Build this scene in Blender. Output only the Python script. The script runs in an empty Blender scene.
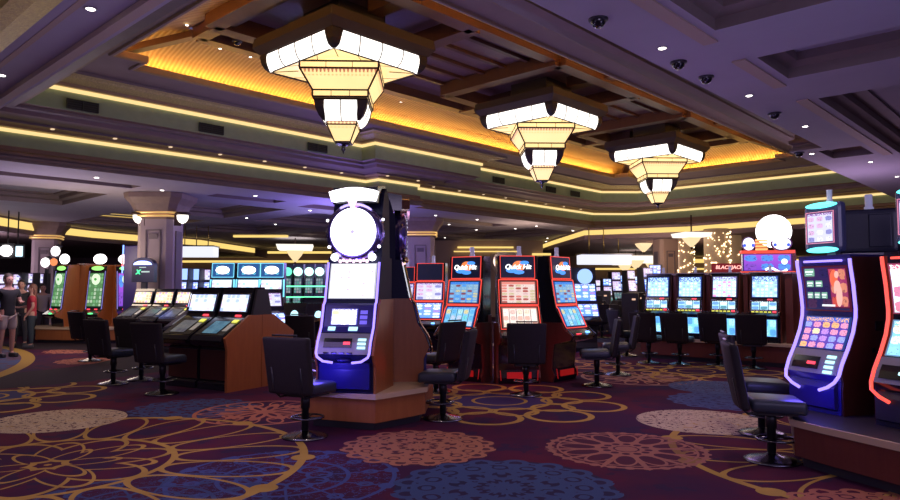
import bpy, bmesh, math, random
from mathutils import Vector, Matrix
from mathutils.geometry import tessellate_polygon
random.seed(7)
S = bpy.context.scene
COL = S.collection
PI = math.pi
R = math.radians

# ------------------------------------------------------------------ camera, world, big lights, exposure
cam_d = bpy.data.cameras.new('camera'); cam = bpy.data.objects.new('camera', cam_d); COL.objects.link(cam)
cam.location = (0, 0, 1.55); cam.rotation_euler = (R(90 + 3.15), 0, 0)
cam_d.sensor_width = 36; cam_d.lens = 690 / 900 * 36; cam_d.clip_end = 300; cam_d.clip_start = .05
S.camera = cam
S.view_settings.view_transform = 'Standard'; S.view_settings.look = 'None'
S.view_settings.gamma = 1; S.view_settings.use_curve_mapping = False
S.view_settings.exposure = 0.0
S.cycles.use_denoising = True
S.cycles.max_bounces = 5; S.cycles.diffuse_bounces = 3; S.cycles.glossy_bounces = 3
S.cycles.sample_clamp_indirect = 4
W = bpy.data.worlds.new('world'); S.world = W; W.use_nodes = True
W.node_tree.nodes['Background'].inputs[0].default_value = (.30, .24, .50, 1)
W.node_tree.nodes['Background'].inputs[1].default_value = .35

# axes of the building: U runs along the row of chandeliers, V across it
PHI = R(46.7)
def cuv(u, v, z=0):
    return Vector((u * math.cos(PHI) - v * math.sin(PHI), u * math.sin(PHI) + v * math.cos(PHI), z))
def lamp(name, kind, loc, power, color, size=.3, rot=(0, 0, 0), spot=None, sy=None):
    d = bpy.data.lights.new(name, kind); d.energy = power; d.color = color
    if kind == 'AREA':
        d.size = size
        if sy: d.shape = 'RECTANGLE'; d.size_y = sy
    else: d.shadow_soft_size = size
    if spot: d.spot_size = spot; d.spot_blend = .8
    o = bpy.data.objects.new(name, d); o.location = loc; o.rotation_euler = rot; COL.objects.link(o)
    return o
# added fill lamps standing in for glow of machine banks, unseen and in view
VIO = (.45, .36, 1.0); BLU = (.25, .32, 1.0); WRM = (1.0, .62, .30)
lamp('hall_light', 'AREA', (1.5, -3.0, 3.2), 115, (.66, .54, .90), 5, (R(62), 0, 0), sy=2)  # area fill added behind the camera for ambient light
lamp('machine_glow', 'POINT', (4.6, 2.8, 1.6), 95, (.55, .44, 1.0), 1.0)
lamp('machine_glow', 'POINT', (-5.0, 2.6, 1.5), 60, (.62, .45, .95), 1.0)
lamp('machine_glow', 'POINT', (2.6, 8.4, 1.5), 34, (.58, .36, .95), .6)
lamp('machine_glow', 'POINT', (-2.9, 12.9, 2.4), 60, VIO, .6)
lamp('machine_glow', 'POINT', (-3.2, 20.5, 2.7), 210, (.33, .22, 1.0), .6)  # violet fill added to tint the ceiling
lamp('machine_glow', 'POINT', (-9.4, 17.6, 2.3), 90, (1.0, .78, .6), .5)  # warm fill added to brighten the wooden dividers
lamp('machine_glow', 'POINT', (-2.2, 6.4, 1.6), 22, (.6, .42, 1.0), .5)
lamp('machine_glow', 'POINT', (1.2, 15.5, 2.4), 110, VIO, .6)
lamp('machine_glow', 'POINT', (9.0, 15.0, 2.6), 80, (.75, .5, .9), .6)
lamp('machine_glow', 'POINT', (-9.5, 15.5, 2.4), 70, (.75, .6, .9), .6)
lamp('machine_glow', 'POINT', (-4.0, 23.0, 2.6), 120, (.5, .45, 1.0), .8)
lamp('machine_glow', 'POINT', (3.0, 27.0, 2.8), 120, (1, .72, .50), .8)
lamp('machine_glow', 'POINT', (9.6, 30.0, 2.4), 160, (1, .68, .42), .8)  # warm fill added for the far hall and tan pillar
lamp('machine_glow', 'POINT', (-17.0, 25.0, 2.6), 120, (.9, .7, .9), .8)
lamp('machine_glow', 'POINT', (8.0, 27.0, 2.6), 90, (1, .75, .6), .8)

# light of the recessed downlights on the carpet
for x, y in ((-4.2, 7.0), (-.6, 5.4), (2.6, 6.6), (-6.5, 10.6), (-1.6, 10.2), (3.0, 10.6), (-8.5, 15.5), (1.0, 15.5), (6.0, 12.5)):
    lamp('downlight_beam', 'SPOT', (x, y, 4.0), 120, (1.0, .70, .66), .08, (0, 0, 0), R(100))
# neon light spilling round the two bright machines
lamp('neon_glow', 'POINT', (-1.35, 7.30, .72), 9, (.12, .08, 1.0), .12)
lamp('neon_glow', 'POINT', (3.12, 6.22, .72), 8, (.12, .08, 1.0), .12)
lamp('neon_glow', 'POINT', (.25, 11.0, .35), 1.2, (1.0, .03, .03), .1)
lamp('neon_glow', 'POINT', (1.15, 10.9, .3), 1.6, (1.0, .03, .03), .1)

# ------------------------------------------------------------------ material helpers
class X:
    """a value in a node tree that can be written as an expression"""
    def __init__(s, t, k): s.t = t; s.k = k
    def op(s, name, *a, clamp=False):
        n = s.t.nodes.new('ShaderNodeMath'); n.operation = name; n.use_clamp = clamp
        for i, v in enumerate((s,) + a):
            if isinstance(v, X): s.t.links.new(v.k, n.inputs[i])
            else: n.inputs[i].default_value = float(v)
        return X(s.t, n.outputs[0])
    def __add__(s, o): return s.op('ADD', o)
    def __radd__(s, o): return s.op('ADD', o)
    def __sub__(s, o): return s.op('SUBTRACT', o)
    def __rsub__(s, o): return (s * -1) + o
    def __mul__(s, o): return s.op('MULTIPLY', o)
    def __rmul__(s, o): return s.op('MULTIPLY', o)
    def __truediv__(s, o): return s.op('DIVIDE', o)
    def abs(s): return s.op('ABSOLUTE')
    def sin(s): return s.op('SINE')
    def cos(s): return s.op('COSINE')
    def floor(s): return s.op('FLOOR')
    def fract(s): return s.op('FRACT')
    def lt(s, o): return s.op('LESS_THAN', o)
    def gt(s, o): return s.op('GREATER_THAN', o)
    def max(s, o): return s.op('MAXIMUM', o)
    def min(s, o): return s.op('MINIMUM', o)
    def sqrt(s): return s.op('SQRT')

def xyz(t, sock):
    n = t.nodes.new('ShaderNodeSeparateXYZ'); t.links.new(sock, n.inputs[0])
    return [X(t, n.outputs[i]) for i in range(3)]
def hyp(a, b): return (a * a + b * b).sqrt()
def mixc(t, fac, a, b):
    n = t.nodes.new('ShaderNodeMix'); n.data_type = 'RGBA'
    for s_, v in ((n.inputs[0], fac), (n.inputs[6], a), (n.inputs[7], b)):
        if isinstance(v, X): t.links.new(v.k, s_)
        elif hasattr(v, 'is_output'): t.links.new(v, s_)
        elif isinstance(v, (int, float)): s_.default_value = v
        else: s_.default_value = (*v[:3], 1)
    return n.outputs[2]
def noise(t, scale, detail=3, co=None, out=0, rough=.55):
    n = t.nodes.new('ShaderNodeTexNoise'); n.inputs['Scale'].default_value = scale; n.inputs['Detail'].default_value = detail
    n.inputs['Roughness'].default_value = rough
    if co is not None: t.links.new(co, n.inputs['Vector'])
    return X(t, n.outputs[out])
M = {}
def mat(name, col=(.5, .5, .5), rough=.5, metal=0, emit=None, es=0, var=0, vscale=8, coat=0, bump=0, bscale=60, spec=None, alpha=None, trans=0):
    if name in M: return M[name]
    m = bpy.data.materials.new(name); m.use_nodes = True; t = m.node_tree
    b = t.nodes['Principled BSDF']; M[name] = m
    b.inputs['Base Color'].default_value = (*col, 1); b.inputs['Roughness'].default_value = rough
    b.inputs['Metallic'].default_value = metal
    if coat: b.inputs['Coat Weight'].default_value = coat; b.inputs['Coat Roughness'].default_value = .1
    if spec is not None: b.inputs['Specular IOR Level'].default_value = spec
    if trans: b.inputs['Transmission Weight'].default_value = trans
    if alpha is not None: b.inputs['Alpha'].default_value = alpha
    if emit: b.inputs['Emission Color'].default_value = (*emit, 1); b.inputs['Emission Strength'].default_value = es
    if var:
        co = t.nodes.new('ShaderNodeTexCoord').outputs['Object']
        f = noise(t, vscale, 4, co)
        c = mixc(t, f, tuple(max(0, x * (1 - var)) for x in col), tuple(min(1, x * (1 + var)) for x in col))
        t.links.new(c, b.inputs['Base Color'])
    if bump:
        co = t.nodes.new('ShaderNodeTexCoord').outputs['Object']
        f = noise(t, bscale, 3, co)
        bn = t.nodes.new('ShaderNodeBump'); bn.inputs['Strength'].default_value = bump; bn.inputs['Distance'].default_value = .01
        t.links.new(f.k, bn.inputs['Height']); t.links.new(bn.outputs[0], b.inputs['Normal'])
    return m
def glow(name, col=(1, 1, 1), es=1, base=(.05, .05, .05)):
    return mat(name, base, .35, emit=col, es=es)
def wood(name, c1, c2, rough=.35, scale=1.0):
    if name in M: return M[name]
    m = bpy.data.materials.new(name); m.use_nodes = True; t = m.node_tree; b = t.nodes['Principled BSDF']; M[name] = m
    tc = t.nodes.new('ShaderNodeTexCoord'); mp = t.nodes.new('ShaderNodeMapping')
    mp.inputs['Scale'].default_value = (9 * scale, 9 * scale, 1.1 * scale)
    t.links.new(tc.outputs['Object'], mp.inputs[0])
    f = noise(t, 2.2, 6, mp.outputs[0]); g = noise(t, 14, 3, mp.outputs[0])
    c = mixc(t, (f * .7 + g * .3), c1, c2)
    t.links.new(c, b.inputs['Base Color']); b.inputs['Roughness'].default_value = rough
    return m

# screens: a lit panel with a grid of coloured symbols, coordinates are those of the panel itself
def screen(name, bg, pal, cols=5, rows=3, es=3, head=0, hcol=(.1, .1, .4), seed=1, fill=.42, x0=0.0, fine=6, edge=.03, vbar=False, bg2=None, bright=None):
    if name in M: return M[name]
    m = bpy.data.materials.new(name); m.use_nodes = True; t = m.node_tree; M[name] = m
    for n in list(t.nodes): t.nodes.remove(n)
    out = t.nodes.new('ShaderNodeOutputMaterial'); pb = t.nodes.new('ShaderNodeBsdfPrincipled')
    pb.inputs['Base Color'].default_value = (.02, .02, .02, 1); pb.inputs['Roughness'].default_value = .15
    tc = t.nodes.new('ShaderNodeTexCoord'); x, y, z = xyz(t, tc.outputs['Generated'])
    zz = z / max(1e-3, 1 - head)
    gx = (x - x0) * (cols / (1 - x0)); gz = zz * rows
    cx, cz = gx.floor(), gz.floor(); fx, fz = gx.fract() - .5, gz.fract() - .5
    cmb = t.nodes.new('ShaderNodeCombineXYZ'); t.links.new(cx.k, cmb.inputs[0]); t.links.new(cz.k, cmb.inputs[1]); cmb.inputs[2].default_value = seed * 3.7
    wn = t.nodes.new('ShaderNodeTexWhiteNoise'); t.links.new(cmb.outputs[0], wn.inputs['Vector'])
    rp = t.nodes.new('ShaderNodeValToRGB'); rp.color_ramp.interpolation = 'CONSTANT'
    e = rp.color_ramp.elements
    e[0].position = 0; e[0].color = (*pal[0], 1); e[1].position = 1 / len(pal); e[1].color = (*pal[1 % len(pal)], 1)
    for i in range(2, len(pal)): q = e.new(i / len(pal)); q.color = (*pal[i], 1)
    t.links.new(wn.outputs['Value'], rp.inputs[0])
    c2 = t.nodes.new('ShaderNodeCombineXYZ'); t.links.new((x * cols).k, c2.inputs[0]); t.links.new((z * rows).k, c2.inputs[1]); c2.inputs[2].default_value = seed
    nz = noise(t, fine, 2, c2.outputs[0])
    sq = fx.abs().max(fz.abs()); rd = hyp(fx, fz)
    mask = (sq * .6 + rd * .5 + (nz - .5) * .25).lt(fill)
    bgc = mixc(t, z, bg, bg2 or bg)
    col = mixc(t, mask, bgc, rp.outputs[0])
    dark = nz.gt(.58) * mask
    col = mixc(t, dark * .55, col, tuple(c * .25 for c in bg))
    if vbar:
        col = mixc(t, fx.abs().gt(.46), col, (.01, .01, .02))
    if x0: col = mixc(t, x.lt(x0), col, mixc(t, nz, bg, pal[-1]))
    if head:
        hn = noise(t, fine * 1.3, 2, c2.outputs[0])
        hc = mixc(t, hn.gt(.52), hcol, pal[0])
        col = mixc(t, z.gt(1 - head), col, hc)
    em = (x - .5).abs().gt(.5 - edge).max((z - .5).abs().gt(.5 - edge))
    col = mixc(t, em, col, tuple(c * .3 for c in hcol))
    t.links.new(col, pb.inputs['Emission Color']); pb.inputs['Emission Strength'].default_value = es
    t.links.new(pb.outputs[0], out.inputs[0])
    return m

# ------------------------------------------------------------------ mesh helpers
class MB:
    def __init__(s): s.bm = bmesh.new(); s.m = 0
    def _mi(s, faces):
        for f in faces: f.material_index = s.m
    def poly(s, pts):
        try:
            f = s.bm.faces.new([s.bm.verts.new(p) for p in pts]); f.material_index = s.m; return f
        except ValueError: return None
    def box(s, c, d, rz=0, rx=0, r=0, seg=2):
        n0 = set(s.bm.faces)
        ret = bmesh.ops.create_cube(s.bm, size=1, matrix=Matrix.Translation(c) @ Matrix.Rotation(rz, 4, 'Z') @ Matrix.Rotation(rx, 4, 'X') @ Matrix.Diagonal((*d, 1)))
        if r:
            es = list({e for v in ret['verts'] for e in v.link_edges})
            bmesh.ops.bevel(s.bm, geom=es, offset=r, segments=seg, affect='EDGES', profile=.6)
        s._mi([f for f in s.bm.faces if f not in n0]); return s
    def lathe(s, prof, n=20, c=(0, 0, 0), sx=1, sy=1, cap=True):
        rings = []
        for r, z in prof:
            rings.append([s.bm.verts.new((c[0] + r * sx * math.cos(2 * PI * i / n), c[1] + r * sy * math.sin(2 * PI * i / n), c[2] + z)) for i in range(n)])
        for a, b in zip(rings, rings[1:]):
            for i in range(n):
                f = s.bm.faces.new((a[i], a[(i + 1) % n], b[(i + 1) % n], b[i])); f.material_index = s.m; f.smooth = True
        if cap:
            for q, rev in ((rings[0], True), (rings[-1], False)):
                f = s.bm.faces.new(q[::-1] if rev else q); f.material_index = s.m
        return s
    def tube(s, pts, r, n=8, closed=False):
        pts = [Vector(p) for p in pts]; k = len(pts); rings = []
        up = Vector((0, 0, 1))
        for i, p in enumerate(pts):
            a = pts[i - 1] if (i > 0 or closed) else p; b = pts[(i + 1) % k] if (i < k - 1 or closed) else p
            d = (b - a).normalized()
            x = d.cross(up) if abs(d.dot(up)) < .95 else d.cross(Vector((0, 1, 0)))
            x.normalize(); y = x.cross(d).normalized()
            if rings:
                # keep the frame continuous
                px = lastx - d * lastx.dot(d)
                if px.length > 1e-4: x = px.normalized(); y = x.cross(d).normalized()
            lastx = x
            rings.append([s.bm.verts.new(p + x * r * math.cos(2 * PI * j / n) + y * r * math.sin(2 * PI * j / n)) for j in range(n)])
        for i in range(k if closed else k - 1):
            a, b = rings[i], rings[(i + 1) % k]
            for j in range(n):
                f = s.bm.faces.new((a[j], a[(j + 1) % n], b[(j + 1) % n], b[j])); f.material_index = s.m; f.smooth = True
        if not closed:
            for q in (rings[0], rings[-1][::-1]):
                f = s.bm.faces.new(q); f.material_index = s.m
        return s
    def prism_x(s, prof, x0, x1):
        """closed (y,z) outline pushed from x0 to x1"""
        a = [s.bm.verts.new((x0, y, z)) for y, z in prof]; b = [s.bm.verts.new((x1, y, z)) for y, z in prof]
        n = len(prof); fs = [s.bm.faces.new(a[::-1]), s.bm.faces.new(b)]
        for i in range(n): fs.append(s.bm.faces.new((a[i], a[(i + 1) % n], b[(i + 1) % n], b[i])))
        s._mi(fs); return s
    def prism_z(s, poly, z0, z1):
        a = [s.bm.verts.new((x, y, z0)) for x, y in poly]; b = [s.bm.verts.new((x, y, z1)) for x, y in poly]
        n = len(poly); fs = [s.bm.faces.new(a[::-1]), s.bm.faces.new(b)]
        for i in range(n): fs.append(s.bm.faces.new((a[i], a[(i + 1) % n], b[(i + 1) % n], b[i])))
        s._mi(fs); return s
    def strip(s, A, B, closed=True, smooth=False):
        n = len(A); a = [s.bm.verts.new(p) for p in A]; b = [s.bm.verts.new(p) for p in B]
        for i in range(n if closed else n - 1):
            f = s.bm.faces.new((a[i], a[(i + 1) % n], b[(i + 1) % n], b[i])); f.material_index = s.m; f.smooth = smooth
        return s
    def ball(s, c, r, n=16, sx=1, sy=1, sz=1):
        n0 = set(s.bm.faces)
        bmesh.ops.create_uvsphere(s.bm, u_segments=n, v_segments=max(6, n // 2), radius=r, matrix=Matrix.Translation(c) @ Matrix.Diagonal((sx, sy, sz, 1)))
        for f in s.bm.faces:
            if f not in n0: f.material_index = s.m; f.smooth = True
        return s
    def disc(s, c, r, th=.02, n=32, sx=1, sz=1):
        """round plate facing -Y"""
        ring = lambda y: [s.bm.verts.new((c[0] + r * sx * math.cos(2 * PI * i / n), c[1] + y, c[2] + r * sz * math.sin(2 * PI * i / n))) for i in range(n)]
        a, b = ring(-th / 2), ring(th / 2)
        fs = [s.bm.faces.new(a), s.bm.faces.new(b[::-1])]
        for i in range(n): fs.append(s.bm.faces.new((a[i], b[i], b[(i + 1) % n], a[(i + 1) % n])))
        s._mi(fs); return s
    def build(s, name, mats, parent=None, loc=(0, 0, 0), rz=0, normals=True):
        if normals: bmesh.ops.recalc_face_normals(s.bm, faces=s.bm.faces)
        me = bpy.data.meshes.new(name); s.bm.to_mesh(me); s.bm.free()
        for m_ in (mats if isinstance(mats, (list, tuple)) else [mats]): me.materials.append(m_)
        o = bpy.data.objects.new(name, me); COL.objects.link(o)
        if parent: o.parent = parent
        o.location = loc; o.rotation_euler = (0, 0, rz)
        return o
def root(name, label, cat, loc=(0, 0, 0), rz=0, group=None):
    o = bpy.data.objects.new(name, None); o.empty_display_size = .1; COL.objects.link(o)
    o.location = loc; o.rotation_euler = (0, 0, rz)
    return tag(o, label, cat, group)
def tag(o, label, cat, group=None):
    o['label'] = label; o['category'] = cat
    if group: o['group'] = group
    return o
def struct(o): o['kind'] = 'structure'; return o
def copy_tree(src, label, loc, rz, group=None, cat=None):
    kids = KIDS.get(src.name) or [c for c in COL.objects if c.parent == src]
    KIDS[src.name] = kids
    def cp(o, par):
        c = o.copy(); COL.objects.link(c)
        if par: c.parent = par
        ch = KIDS.get(o.name)
        if ch is None: ch = [q for q in ALL if q.parent == o]; KIDS[o.name] = ch
        for q in ch: cp(q, c)
        return c
    ALL = list(COL.objects)
    r_ = cp(src, None); r_.location = loc; r_.rotation_euler = (0, 0, rz); r_['label'] = label
    if group: r_['group'] = group
    return r_
KIDS = {}
def ordinal(i): return ['first', 'second', 'third', 'fourth', 'fifth', 'sixth', 'seventh', 'eighth', 'ninth', 'tenth', 'eleventh', 'twelfth', 'thirteenth', 'fourteenth'][i]
def offset(poly, d):
    """grow (d>0) or shrink a counter-clockwise outline"""
    n = len(poly); out = []
    for i in range(n):
        a, b, c = Vector(poly[i - 1]), Vector(poly[i]), Vector(poly[(i + 1) % n])
        e1, e2 = (b - a).normalized(), (c - b).normalized()
        n1, n2 = Vector((e1.y, -e1.x)), Vector((e2.y, -e2.x))
        k = 1 + n1.dot(n2); mt = (n1 + n2) / max(k, .2)
        out.append((b.x + mt.x * d, b.y + mt.y * d))
    return out
def fill(mb, polys, z):
    pl = [[Vector((x, y, z)) for x, y in p] for p in polys]
    flat = [v for p in pl for v in p]
    vs = [mb.bm.verts.new(v) for v in flat]
    for tri in tessellate_polygon(pl):
        try: f = mb.bm.faces.new([vs[i] for i in tri]); f.material_index = mb.m
        except ValueError: pass
def spot(px, d):  # a place on the floor from its bearing and its distance
    return ((px - 450) / 690 * d, d)
def words3d(name, body, size, m, parent, loc, rot=(PI / 2, 0, 0), shear=0, ext=.002, bold=0):
    c = bpy.data.curves.new(name, 'FONT'); c.body = body; c.size = size; c.align_x = 'CENTER'; c.align_y = 'CENTER'
    c.extrude = ext; c.shear = shear; c.offset = bold; c.materials.append(m)
    o = bpy.data.objects.new(name, c); COL.objects.link(o); o.location = loc; o.rotation_euler = rot
    bpy.context.view_layer.update()
    me = bpy.data.meshes.new_from_object(o); bpy.data.objects.remove(o)
    if not me.materials: me.materials.append(m)
    o = bpy.data.objects.new(name, me); COL.objects.link(o); o.location = loc; o.rotation_euler = rot
    if parent: o.parent = parent
    return o

# ------------------------------------------------------------------ carpet
GOLD = (.48, .30, .07); PINK = (.46, .17, .11); BEIGE = (.56, .45, .30); BLUE = (.050, .075, .20); BG1 = (.11, .010, .034); BG2 = (.050, .011, .050)
def carpet():
    m = bpy.data.materials.new('carpet'); m.use_nodes = True; t = m.node_tree; b = t.nodes['Principled BSDF']
    tc = t.nodes.new('ShaderNodeTexCoord'); P = tc.outputs['Object']
    PX, PY, _ = xyz(t, P)
    def grp(name, fn):
        g = bpy.data.node_groups.new(name, 'ShaderNodeTree')
        g.interface.new_socket('P', in_out='INPUT', socket_type='NodeSocketVector')
        g.interface.new_socket('Mask', in_out='OUTPUT', socket_type='NodeSocketFloat')
        gi = g.nodes.new('NodeGroupInput'); go = g.nodes.new('NodeGroupOutput')
        x, y, _ = xyz(g, gi.outputs[0]); r = hyp(x, y); th = y.op('ARCTAN2', x)
        g.links.new(fn(g, x, y, r, th).k, go.inputs[0]); return g
    def sector(r, th, n, ph=0):
        a = ((th + ph) / (2 * PI / n)).fract() - .5
        a = a * (2 * PI / n); return r * a.cos(), r * a.sin()
    def ringn(r, th, n, rad, rr, w, ph=0):
        u, v = sector(r, th, n, ph); return (hyp(u - rad, v) - rr).abs().lt(w)
    def ov(r, th, n, rad, a, b_, w, ph=0):     # ring of long ovals
        u, v = sector(r, th, n, ph); return (hyp((u - rad) / a, v / b_) - 1).abs().lt(w)
    def flower(g, x, y, r, th):
        k = (r - 1).abs().lt(.017)
        k = k.max(ringn(r, th, 14, 1.0, 0, .050, .2))
        k = k.max((r - .47).abs().lt(.013))
        k = k.max(ov(r, th, 18, .735, .265, .115, .062) * r.gt(.47))
        k = k.max(ov(r, th, 7, .26, .20, .12, .07)).max(ov(r, th, 7, .20, .21, .09, .06, .45))
        k = k.max(ov(r, th, 6, .13, .13, .05, .1, .2))
        return k
    def disc(g, x, y, r, th):
        nz = noise(g, 14, 2, g.nodes['Group Input'].outputs[0]); n2 = noise(g, 26, 1, g.nodes['Group Input'].outputs[0])
        return r.lt(.94) * nz.lt(.60) * n2.lt(.66)
    def lace(g, x, y, r, th):
        k = ringn(r, th, 16, .86, .10, .035).max(ringn(r, th, 16, .68, .11, .03, .2)).max(ringn(r, th, 10, .42, .13, .04))
        k = k.max(ringn(r, th, 8, .22, .11, .035)).max((r - .56).abs().lt(.02)).max(r.lt(.08))
        k = k.max(((th * 16).cos() * (r * 30).sin()).gt(.25) * r.lt(.9))
        nz = noise(g, 9, 2, g.nodes['Group Input'].outputs[0])
        return k * nz.lt(.66)
    def wheel(g, x, y, r, th):
        k = (r - .96).abs().lt(.025).max((r - .86).abs().lt(.015)).max(ov(r, th, 12, .60, .24, .13, .11))
        k = k.max(ringn(r, th, 30, .96, .04, .02))
        k = k.max(ringn(r, th, 12, .27, .08, .03)).max(ov(r, th, 12, .62, .22, .02, .9, .26)).max((r - .34).abs().lt(.02)).max(r.lt(.14))
        return k
    def rings(g, x, y, r, th):
        k = ringn(r, th, 9, .78, .235, .024).max(ringn(r, th, 9, .52, .16, .018, .35)).max((r - .42).abs().lt(.022)).max((r - .22).abs().lt(.015))
        return k
    def thin(g, x, y, r, th):
        k = (r - .95).abs().lt(.02).max((r - .55).abs().lt(.02)).max(ringn(r, th, 12, .95, .04, .04)).max(ringn(r, th, 10, .30, .10, .02))
        nz = noise(g, 10, 3, g.nodes['Group Input'].outputs[0])
        u, v = sector(r, th, 12); k = k.max(v.abs().lt(.012) * r.gt(.3)).max(ringn(r, th, 12, .75, .05, .02))
        return k.max((nz - .5).abs().lt(.012)) * r.lt(1)
    def star(g, x, y, r, th):
        k = ov(r, th, 10, .30, .27, .07, .45).max(ov(r, th, 14, .72, .20, .10, .15)).max((r - .98).abs().lt(.03)).max(ringn(r, th, 14, .56, .06, .025))
        return k
    G = {n: grp(n, f) for n, f in dict(flower=flower, disc=disc, lace=lace, wheel=wheel, rings=rings, thin=thin, star=star).items()}
    n1 = noise(t, .9, 4, P); n3 = noise(t, 3.0, 3, P)
    f0 = ((n1 - .42) * 4).op('MAXIMUM', 0, clamp=True)
    col = mixc(t, f0, BG2, BG1)
    col = mixc(t, (noise(t, 1.7, 3, P).gt(.60)) * .6, col, (.020, .016, .060))
    def put(kind, x, y, r, c, rot=0, c2=None, base=None, bf=.8):
        nonlocal col
        mp = t.nodes.new('ShaderNodeMapping'); mp.vector_type = 'TEXTURE'
        mp.inputs['Location'].default_value = (x, y, 0); mp.inputs['Rotation'].default_value = (0, 0, rot); mp.inputs['Scale'].default_value = (r, r, 1)
        t.links.new(P, mp.inputs[0])
        if base is not None:
            qx, qy, _ = xyz(t, mp.outputs[0]); col = mixc(t, hyp(qx, qy).lt(.95 if kind != 'rings' else .42) * bf, col, base)
        gn = t.nodes.new('ShaderNodeGroup'); gn.node_tree = G[kind]; t.links.new(mp.outputs[0], gn.inputs[0])
        k = X(t, gn.outputs[0])
        cc = mixc(t, n3, tuple(v * .7 for v in c), tuple(v * 1.3 for v in c)) if c2 is None else mixc(t, n3, c, c2)
        col = mixc(t, k, col, cc)
    put('thin', -1.36, 5.75, .95, BLUE, c2=(.07, .10, .34))
    put('thin', -2.2, 5.0, .9, BLUE, .4)
    put('lace', -3.3, 9.0, .8, BLUE, .1)
    put('star', -2.32, 8.75, .85, PINK)
    put('flower', -3.53, 6.15, 2.2, GOLD, .1)
    put('disc', -4.62, 8.21, .80, BEIGE)
    put('rings', -6.7, 9.9, 1.6, GOLD, .3, base=(.05, .06, .18))
    put('lace', -.31, 6.87, .77, PINK, c2=(.42, .20, .11), base=(.14, .05, .05), bf=.6)
    put('lace', .43, 5.45, .90, BLUE, c2=(.05, .09, .22), base=(.02, .025, .08))
    put('rings', .68, 9.6, 1.65, GOLD, base=(.05, .04, .16))
    put('flower', 4.35, 6.45, 2.2, GOLD, .5)
    put('wheel', 1.70, 6.75, .76, PINK, c2=(.30, .15, .14), base=(.12, .03, .05), bf=.5)
    put('disc', 2.95, 8.15, .80, BEIGE)
    put('lace', 3.81, 9.6, .80, BLUE, c2=(.10, .13, .30), base=(.05, .05, .15))
    put('lace', 2.95, 4.75, .7, PINK)
    put('star', 3.3, 12.1, 1.0, PINK, c2=(.40, .28, .22))
    put('rings', 4.6, 13.0, 1.5, GOLD, .2)
    put('rings', 2.2, 14.2, 1.5, PINK, .5, c2=GOLD)
    put('disc', 4.2, 10.9, .8, BLUE, c2=(.12, .16, .32))
    put('disc', 6.6, 10.2, .8, BEIGE)
    put('lace', -1.7, 12.0, .8, BLUE)
    put('lace', -7.6, 14.9, .8, PINK, c2=(.45, .16, .10), base=(.22, .06, .04))
    put('lace', -9.2, 17.2, .8, PINK)
    put('rings', -1.0, 15.5, 1.6, GOLD)
    put('lace', 3.4, 17.5, .9, BLUE); put('disc', 1.9, 19.0, .9, BEIGE); put('lace', 4.6, 21, 1.2, BLUE)
    # the dark lane curving past the left side
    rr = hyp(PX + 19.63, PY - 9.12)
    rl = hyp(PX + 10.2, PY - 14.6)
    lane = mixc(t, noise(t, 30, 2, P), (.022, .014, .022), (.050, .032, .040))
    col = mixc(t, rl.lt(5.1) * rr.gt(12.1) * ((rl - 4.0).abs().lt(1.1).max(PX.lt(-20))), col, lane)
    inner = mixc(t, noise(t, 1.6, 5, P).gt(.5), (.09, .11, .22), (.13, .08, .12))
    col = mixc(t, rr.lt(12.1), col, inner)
    col = mixc(t, (rr - 12.05).abs().lt(.13), col, GOLD)
    # fibre
    fz = noise(t, 160, 2, P)
    col = mixc(t, fz * .35, col, (.0, .0, .0))
    t.links.new(col, b.inputs['Base Color']); b.inputs['Roughness'].default_value = .95
    b.inputs['Specular IOR Level'].default_value = .15
    return m

# ------------------------------------------------------------------ common materials
ceil_m = mat('ceiling_paint', (.46, .42, .50), .8, var=.10, vscale=1.5)
cofw_m = mat('coffer_side', (.25, .195, .175), .7, var=.15, vscale=3)
mould_m = mat('dark_moulding', (.215, .155, .150), .55, var=.25, vscale=3)
tan_m = mat('tan_moulding', (.42, .28, .12), .5, var=.2, vscale=10)
green_m = mat('green_fascia', (.31, .39, .235), .8, var=.18, vscale=4)
brownf_m = mat('brown_fascia', (.22, .13, .09), .6, var=.2, vscale=3)
soffit_m = mat('plum_soffit', (.27, .185, .19), .7, var=.2, vscale=2)
cove_m = glow('cove_strip', (1.0, .72, .30), 1.1)
cove_hot = glow('cove_strip_bright', (1.0, .70, .20), 1.05)
trough_m = glow('trough_lamp', (1.0, .56, .13), 26)
gold_m = mat('gold_ornament', (.78, .55, .24), .45, var=.55, vscale=34, bump=.8, bscale=40)
beam_m = wood('vault_beam', (.060, .020, .011), (.13, .048, .024), .45, .4)
plank_m = wood('vault_plank', (.14, .065, .07), (.22, .12, .12), .5, .5)
black_m = mat('black_plastic', (.012, .012, .015), .35)
blackg_m = mat('black_gloss', (.015, .015, .02), .12, coat=.5)
dark_m = mat('dark_panel', (.03, .028, .035), .45)
white_e = glow('white_lamp', (1, .95, .88), 9)
wood_m = wood('cabinet_wood', (.24, .070, .020), (.46, .155, .045), .32)
wood2_m = wood('burgundy_wood', (.10, .022, .018), (.20, .055, .035), .3)
wood4_m = wood('dark_side_wood', (.045, .012, .010), (.085, .026, .018), .35)
wood3_m = wood('plinth_wood', (.26, .080, .024), (.46, .165, .055), .35)
ledge_m = mat('beige_ledge', (.62, .47, .31), .45)
chrome_m = mat('chrome', (.65, .65, .7), .18, 1)
dchrome_m = mat('dark_chrome', (.16, .16, .18), .25, 1)
silver_m = mat('silver_plastic', (.32, .32, .36), .35, .4)
glass_m = mat('clear_plastic', (.8, .85, 1), .1, trans=.9)

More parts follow.
